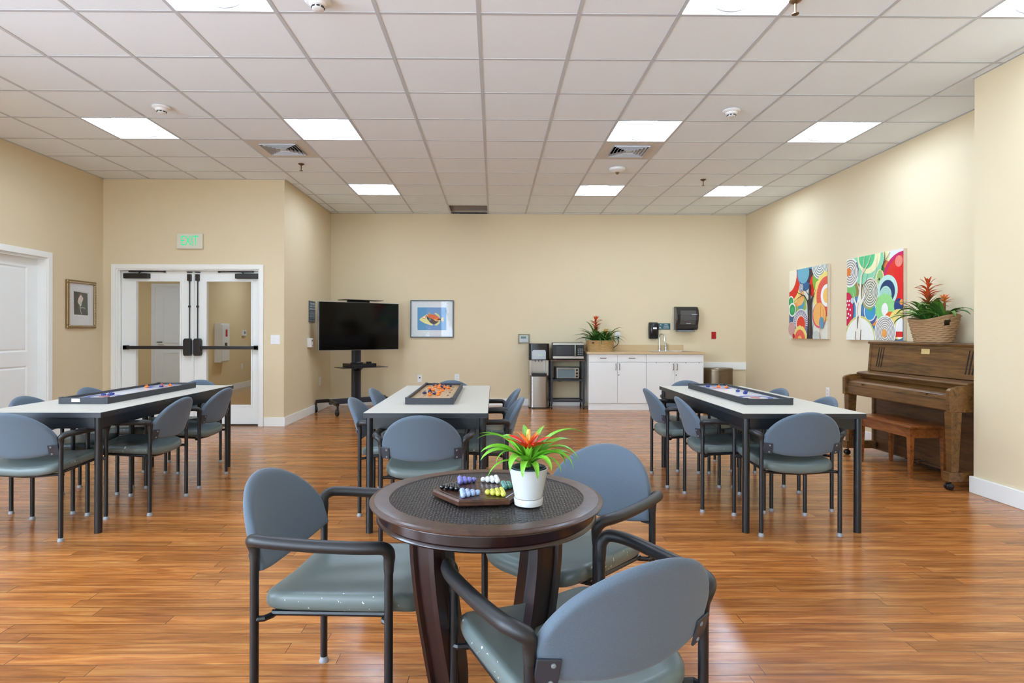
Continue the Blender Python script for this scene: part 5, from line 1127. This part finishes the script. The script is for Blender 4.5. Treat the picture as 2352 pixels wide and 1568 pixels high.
for z, nm in ((0.455, 'middle_shelf'), (0.125, 'lower_shelf')):
    m = MB().box(-0.236, 0.236, -0.186, -0.166, z-0.016, z+0.012).box(-0.236, 0.236, 0.166, 0.186, z-0.016, z+0.012)
    if nm == 'middle_shelf': m.box(-0.262, 0.262, -0.155, 0.155, z-0.004, z+0.004)
    else: m.box(-0.256, -0.248, -0.155, 0.155, z-0.01, z+0.01).box(0.248, 0.256, -0.155, 0.155, z-0.01, z+0.01)
    m.build(nm, M_cm, t)
t = thing('microwave_oven', 'stainless and black microwave oven on top of the metal cart', 'microwave', (1.178, 9.66, 0.773), math.radians(-2))
MB().box(-0.250, 0.240, -0.150, 0.16, 0.012, 0.268).build('casing', M_black, t, bevel=0.004)
for x_ in (-0.2, 0.2): MB().box(x_-0.015, x_+0.015, -0.12, 0.12, 0, 0.0122).build('foot', M_black, t)
MB().box(-0.246, 0.125, -0.172, -0.1502, 0.016, 0.264).build('door', M_black, t, bevel=0.003)
MB().box(-0.246, 0.236, -0.176, -0.1725, 0.232, 0.262).build('top_strip', M_steel, t, bevel=0.001); MB().box(-0.246, 0.236, -0.176, -0.1725, 0.018, 0.054).build('bottom_strip', M_steel, t, bevel=0.001)
MB().box(-0.195, 0.06, -0.1745, -0.1722, 0.075, 0.215).build('door_window', mat('oven_window', (46, 50, 56), 0.15), t)
MB().tube([(0.100, -0.195, 0.045), (0.100, -0.205, 0.14), (0.100, -0.195, 0.245)], 0.010, 10).box(0.094, 0.106, -0.195, -0.176, 0.045, 0.06).box(0.094, 0.106, -0.195, -0.176, 0.232, 0.245).build('handle', M_steel, t, smooth=True)
kp = MB().box(0.128, 0.236, -0.172, -0.1502, 0.056, 0.230).build('keypad', M_black, t)
m = MB()
for i in range(3):
    for j in range(4): m.box(0.147+0.028*i, 0.165+0.028*i, -0.1732, -0.1721, 0.078+0.028*j, 0.092+0.028*j)
m.build('keys', M_grey, kp)
t = thing('toaster_oven', 'small silver toaster oven on the middle shelf of the cart', 'toaster oven', (1.165, 9.64, 0.4592))
MB().box(-0.195, 0.195, -0.12, 0.13, 0.010, 0.195).build('casing', M_black, t, bevel=0.008)
MB().box(-0.175, 0.175, -0.13, -0.1205, 0.018, 0.185).build('front_panel', M_steel, t, bevel=0.003)
MB().box(-0.165, 0.105, -0.136, -0.1302, 0.032, 0.160).build('door_window', mat('toaster_window', (110, 126, 130), 0.12), t, bevel=0.002)
MB().tube([(-0.16, -0.150, 0.172), (0.10, -0.150, 0.172)], 0.007, 8).box(-0.15, -0.14, -0.15, -0.13, 0.168, 0.176).box(0.08, 0.09, -0.15, -0.13, 0.168, 0.176).build('handle', M_chrome, t)
for z in (0.05, 0.10, 0.15):
    m = MB(); m.M = Matrix.Translation((0.142, -0.130, z)) @ Matrix.Rotation(PI/2, 4, 'X'); m.lathe([(0.018, 0), (0.018, 0.006), (0.013, 0.016)], n=16); m.build('knob', M_dark, t)
for x_ in (-0.15, 0.15): MB().box(x_-0.01, x_+0.01, -0.1, 0.1, 0, 0.0105).build('foot', M_black, t)
tag(MB().tube(spline([(0.975, 9.60, 0.449), (1.0, 9.56, 0.436), (1.05, 9.555, 0.431), (1.1, 9.57, 0.440), (1.12, 9.64, 0.447)]), 0.004, 6).build('hanging_cord', M_dark), 'thin black cord sagging below the middle cart shelf', 'cord')

# ------------------------------------------------------------------ cabinets, worktop, sink
FY = 9.36
def cab(xa, xb, label, kind):
    t = thing('base_cabinet', label, 'cabinet', (xa, FY, 0), group='white base cabinets on the back wall'); w_ = xb-xa
    MB().box(0, w_, 0.019, 0.52, 0.10, 0.868).build('carcass', M_cab, t)
    MB().box(0, w_, 0.012, 0.05, 0, 0.0995).build('plinth', M_cab, t)
    h = w_/2; hm = mat('bronze_pull', (104, 92, 84), 0.3, 0.8)
    if kind == 'drawers':
        for s in (0, 1):
            d = MB().box(s*h+0.002, (s+1)*h-0.002, 0, 0.0185, 0.745, 0.864).build('drawer', M_cab, t, bevel=0.0015)
            c = s*h+h/2; MB().tube(spline([(c-0.045, 0, 0.805), (c-0.042, -0.022, 0.805), (c, -0.024, 0.805), (c+0.042, -0.022, 0.805), (c+0.045, 0, 0.805)], 3), 0.0045, 8).build('handle', hm, d)
    else:
        MB().box(0.002, w_-0.002, 0, 0.0185, 0.745, 0.864).build('false_front', M_cab, t, bevel=0.0015)
        for x_ in (0.155, 0.355, 0.615, 0.82): MB().box(x_-0.006, x_+0.006, -0.004, 0.0, 0.728, 0.742).build('hinge_clip', M_grey, t)
    for s in (0, 1):
        d = MB().box(s*h+0.002, (s+1)*h-0.002, 0, 0.0185, 0.105, 0.740).build('door', M_cab, t, bevel=0.0015)
        c = h+(0.028 if s else -0.028)
        MB().tube(spline([(c, 0, 0.625), (c, -0.024, 0.63), (c, -0.026, 0.672), (c, -0.024, 0.714), (c, 0, 0.719)], 3), 0.0048, 8).build('handle', hm, d)
        if s:
            q = MB(); q.M = Matrix.Translation((c-0.008, -0.001, 0.545)) @ Matrix.Rotation(PI/2, 4, 'X'); q.lathe([(0.010, 0), (0.009, 0.003)], n=14); q.build('lock', M_grey, d)
cab(1.47, 2.364, 'white base cabinet with two drawers and two doors, beside the cart', 'drawers'); cab(2.366, 3.258, 'white sink base cabinet with two doors below the towel dispenser', 'sink')
M_ctr = mat('counter_laminate', (206, 176, 132), 0.4, noise=(300, 0.06))
t = thing('worktop', 'tan laminate worktop with backsplash over the white cabinets', 'worktop', (0, 0, 0))
m = MB()
for a, b, c, d in cut(1.445, 3.275, 9.335, 9.878, [(2.50, 3.10, 9.44, 9.82)]): m.box(a, b, c, d, 0.869, CZ)
m.build('top', M_ctr, t); MB().box(1.445, 3.10, 9.879, 9.898, 0.869, 1.0).build('backsplash', M_ctr, t, bevel=0.002)
t = thing('sink', 'stainless steel drop-in sink in the tan worktop', 'sink', (2.80, 9.63, CZ))
m = MB(); A = rrect(0.325, 0.215, 0.04, 0.0008); B = rrect(0.30, 0.17, 0.05, 0.004); C_ = rrect(0.285, 0.165, 0.05, -0.01); D_ = rrect(0.265, 0.15, 0.05, -0.16)
m.grid([A, B, C_, D_], wrap=True); m.put(D_, [tuple(range(len(D_)))]); m.build('basin', M_steel, t, smooth=True)
t = thing('faucet', 'chrome gooseneck tap at the sink', 'tap', (2.70, 9.825, CZ+0.004))
MB().lathe([(0.022, 0), (0.022, 0.006), (0.014, 0.02), (0.013, 0.05)], n=18).build('base', M_chrome, t, smooth=True)
MB().tube(spline([(0, 0, 0.05), (0, 0, 0.22), (0.006, -0.008, 0.255), (0.03, -0.03, 0.275), (0.055, -0.055, 0.255), (0.062, -0.062, 0.225), (0.062, -0.062, 0.195)], 5), 0.009, 12).build('spout', M_chrome, t, smooth=True)
MB().tube([(0.062, -0.062, 0.196), (0.062, -0.062, 0.160)], 0.012, 12).build('aerator', M_chrome, t, smooth=True)
t = thing('sink_sprayer', 'short chrome side handle standing right of the tap', 'tap', (2.80, 9.828, CZ+0.004))
MB().lathe([(0.022, 0), (0.020, 0.006), (0.020, 0.085), (0.016, 0.09)], n=18).build('body', M_chrome, t, smooth=True)
MB().lathe([(0.016, 0.0905), (0.018, 0.10), (0.015, 0.125), (0.010, 0.13)], n=16).build('lever', M_chrome, t, smooth=True)

# ------------------------------------------------------------------ step bin
t = thing('step_bin', 'brushed bronze metal pedal bin right of the white cabinets', 'bin', (3.60, 9.66, 0))
M_bz = mat('bronze_steel', (128, 112, 92), 0.3, 0.9)
def dshape(z, k=1.0):
    return [(0.225*k*math.cos(a), 0.0+(-0.17*k*math.sin(a) if math.sin(a) > 0 else 0.0), z) for a in [PI*i/24 for i in range(25)]]+[(-0.225*k, 0.13*k, z), (0.225*k, 0.13*k, z)]
for nm, z0, z1, k, mm in (('body', 0.03, 0.60, 1.0, M_bz), ('base', 0, 0.0295, 0.98, M_black)):
    m = MB(); m.grid([dshape(z0, k), dshape(z1, k)], wrap=True); m.put(dshape(z0, k), [tuple(range(27))]); m.put(dshape(z1, k), [tuple(range(27))]); m.build(nm, mm, t, smooth=True)
m = MB(); m.grid([dshape(0.602, 1.015), dshape(0.628, 1.015), dshape(0.640, 0.96), dshape(0.644, 0.6)], wrap=True); m.put(dshape(0.602, 1.015), [tuple(range(27))]); m.put(dshape(0.644, 0.6), [tuple(range(27))]); m.build('lid', M_bz, t, smooth=True)
MB().box(-0.06, 0.06, -0.21, -0.165, 0.012, 0.02).build('pedal', M_steel, t)
bpy.context.view_layer.update()
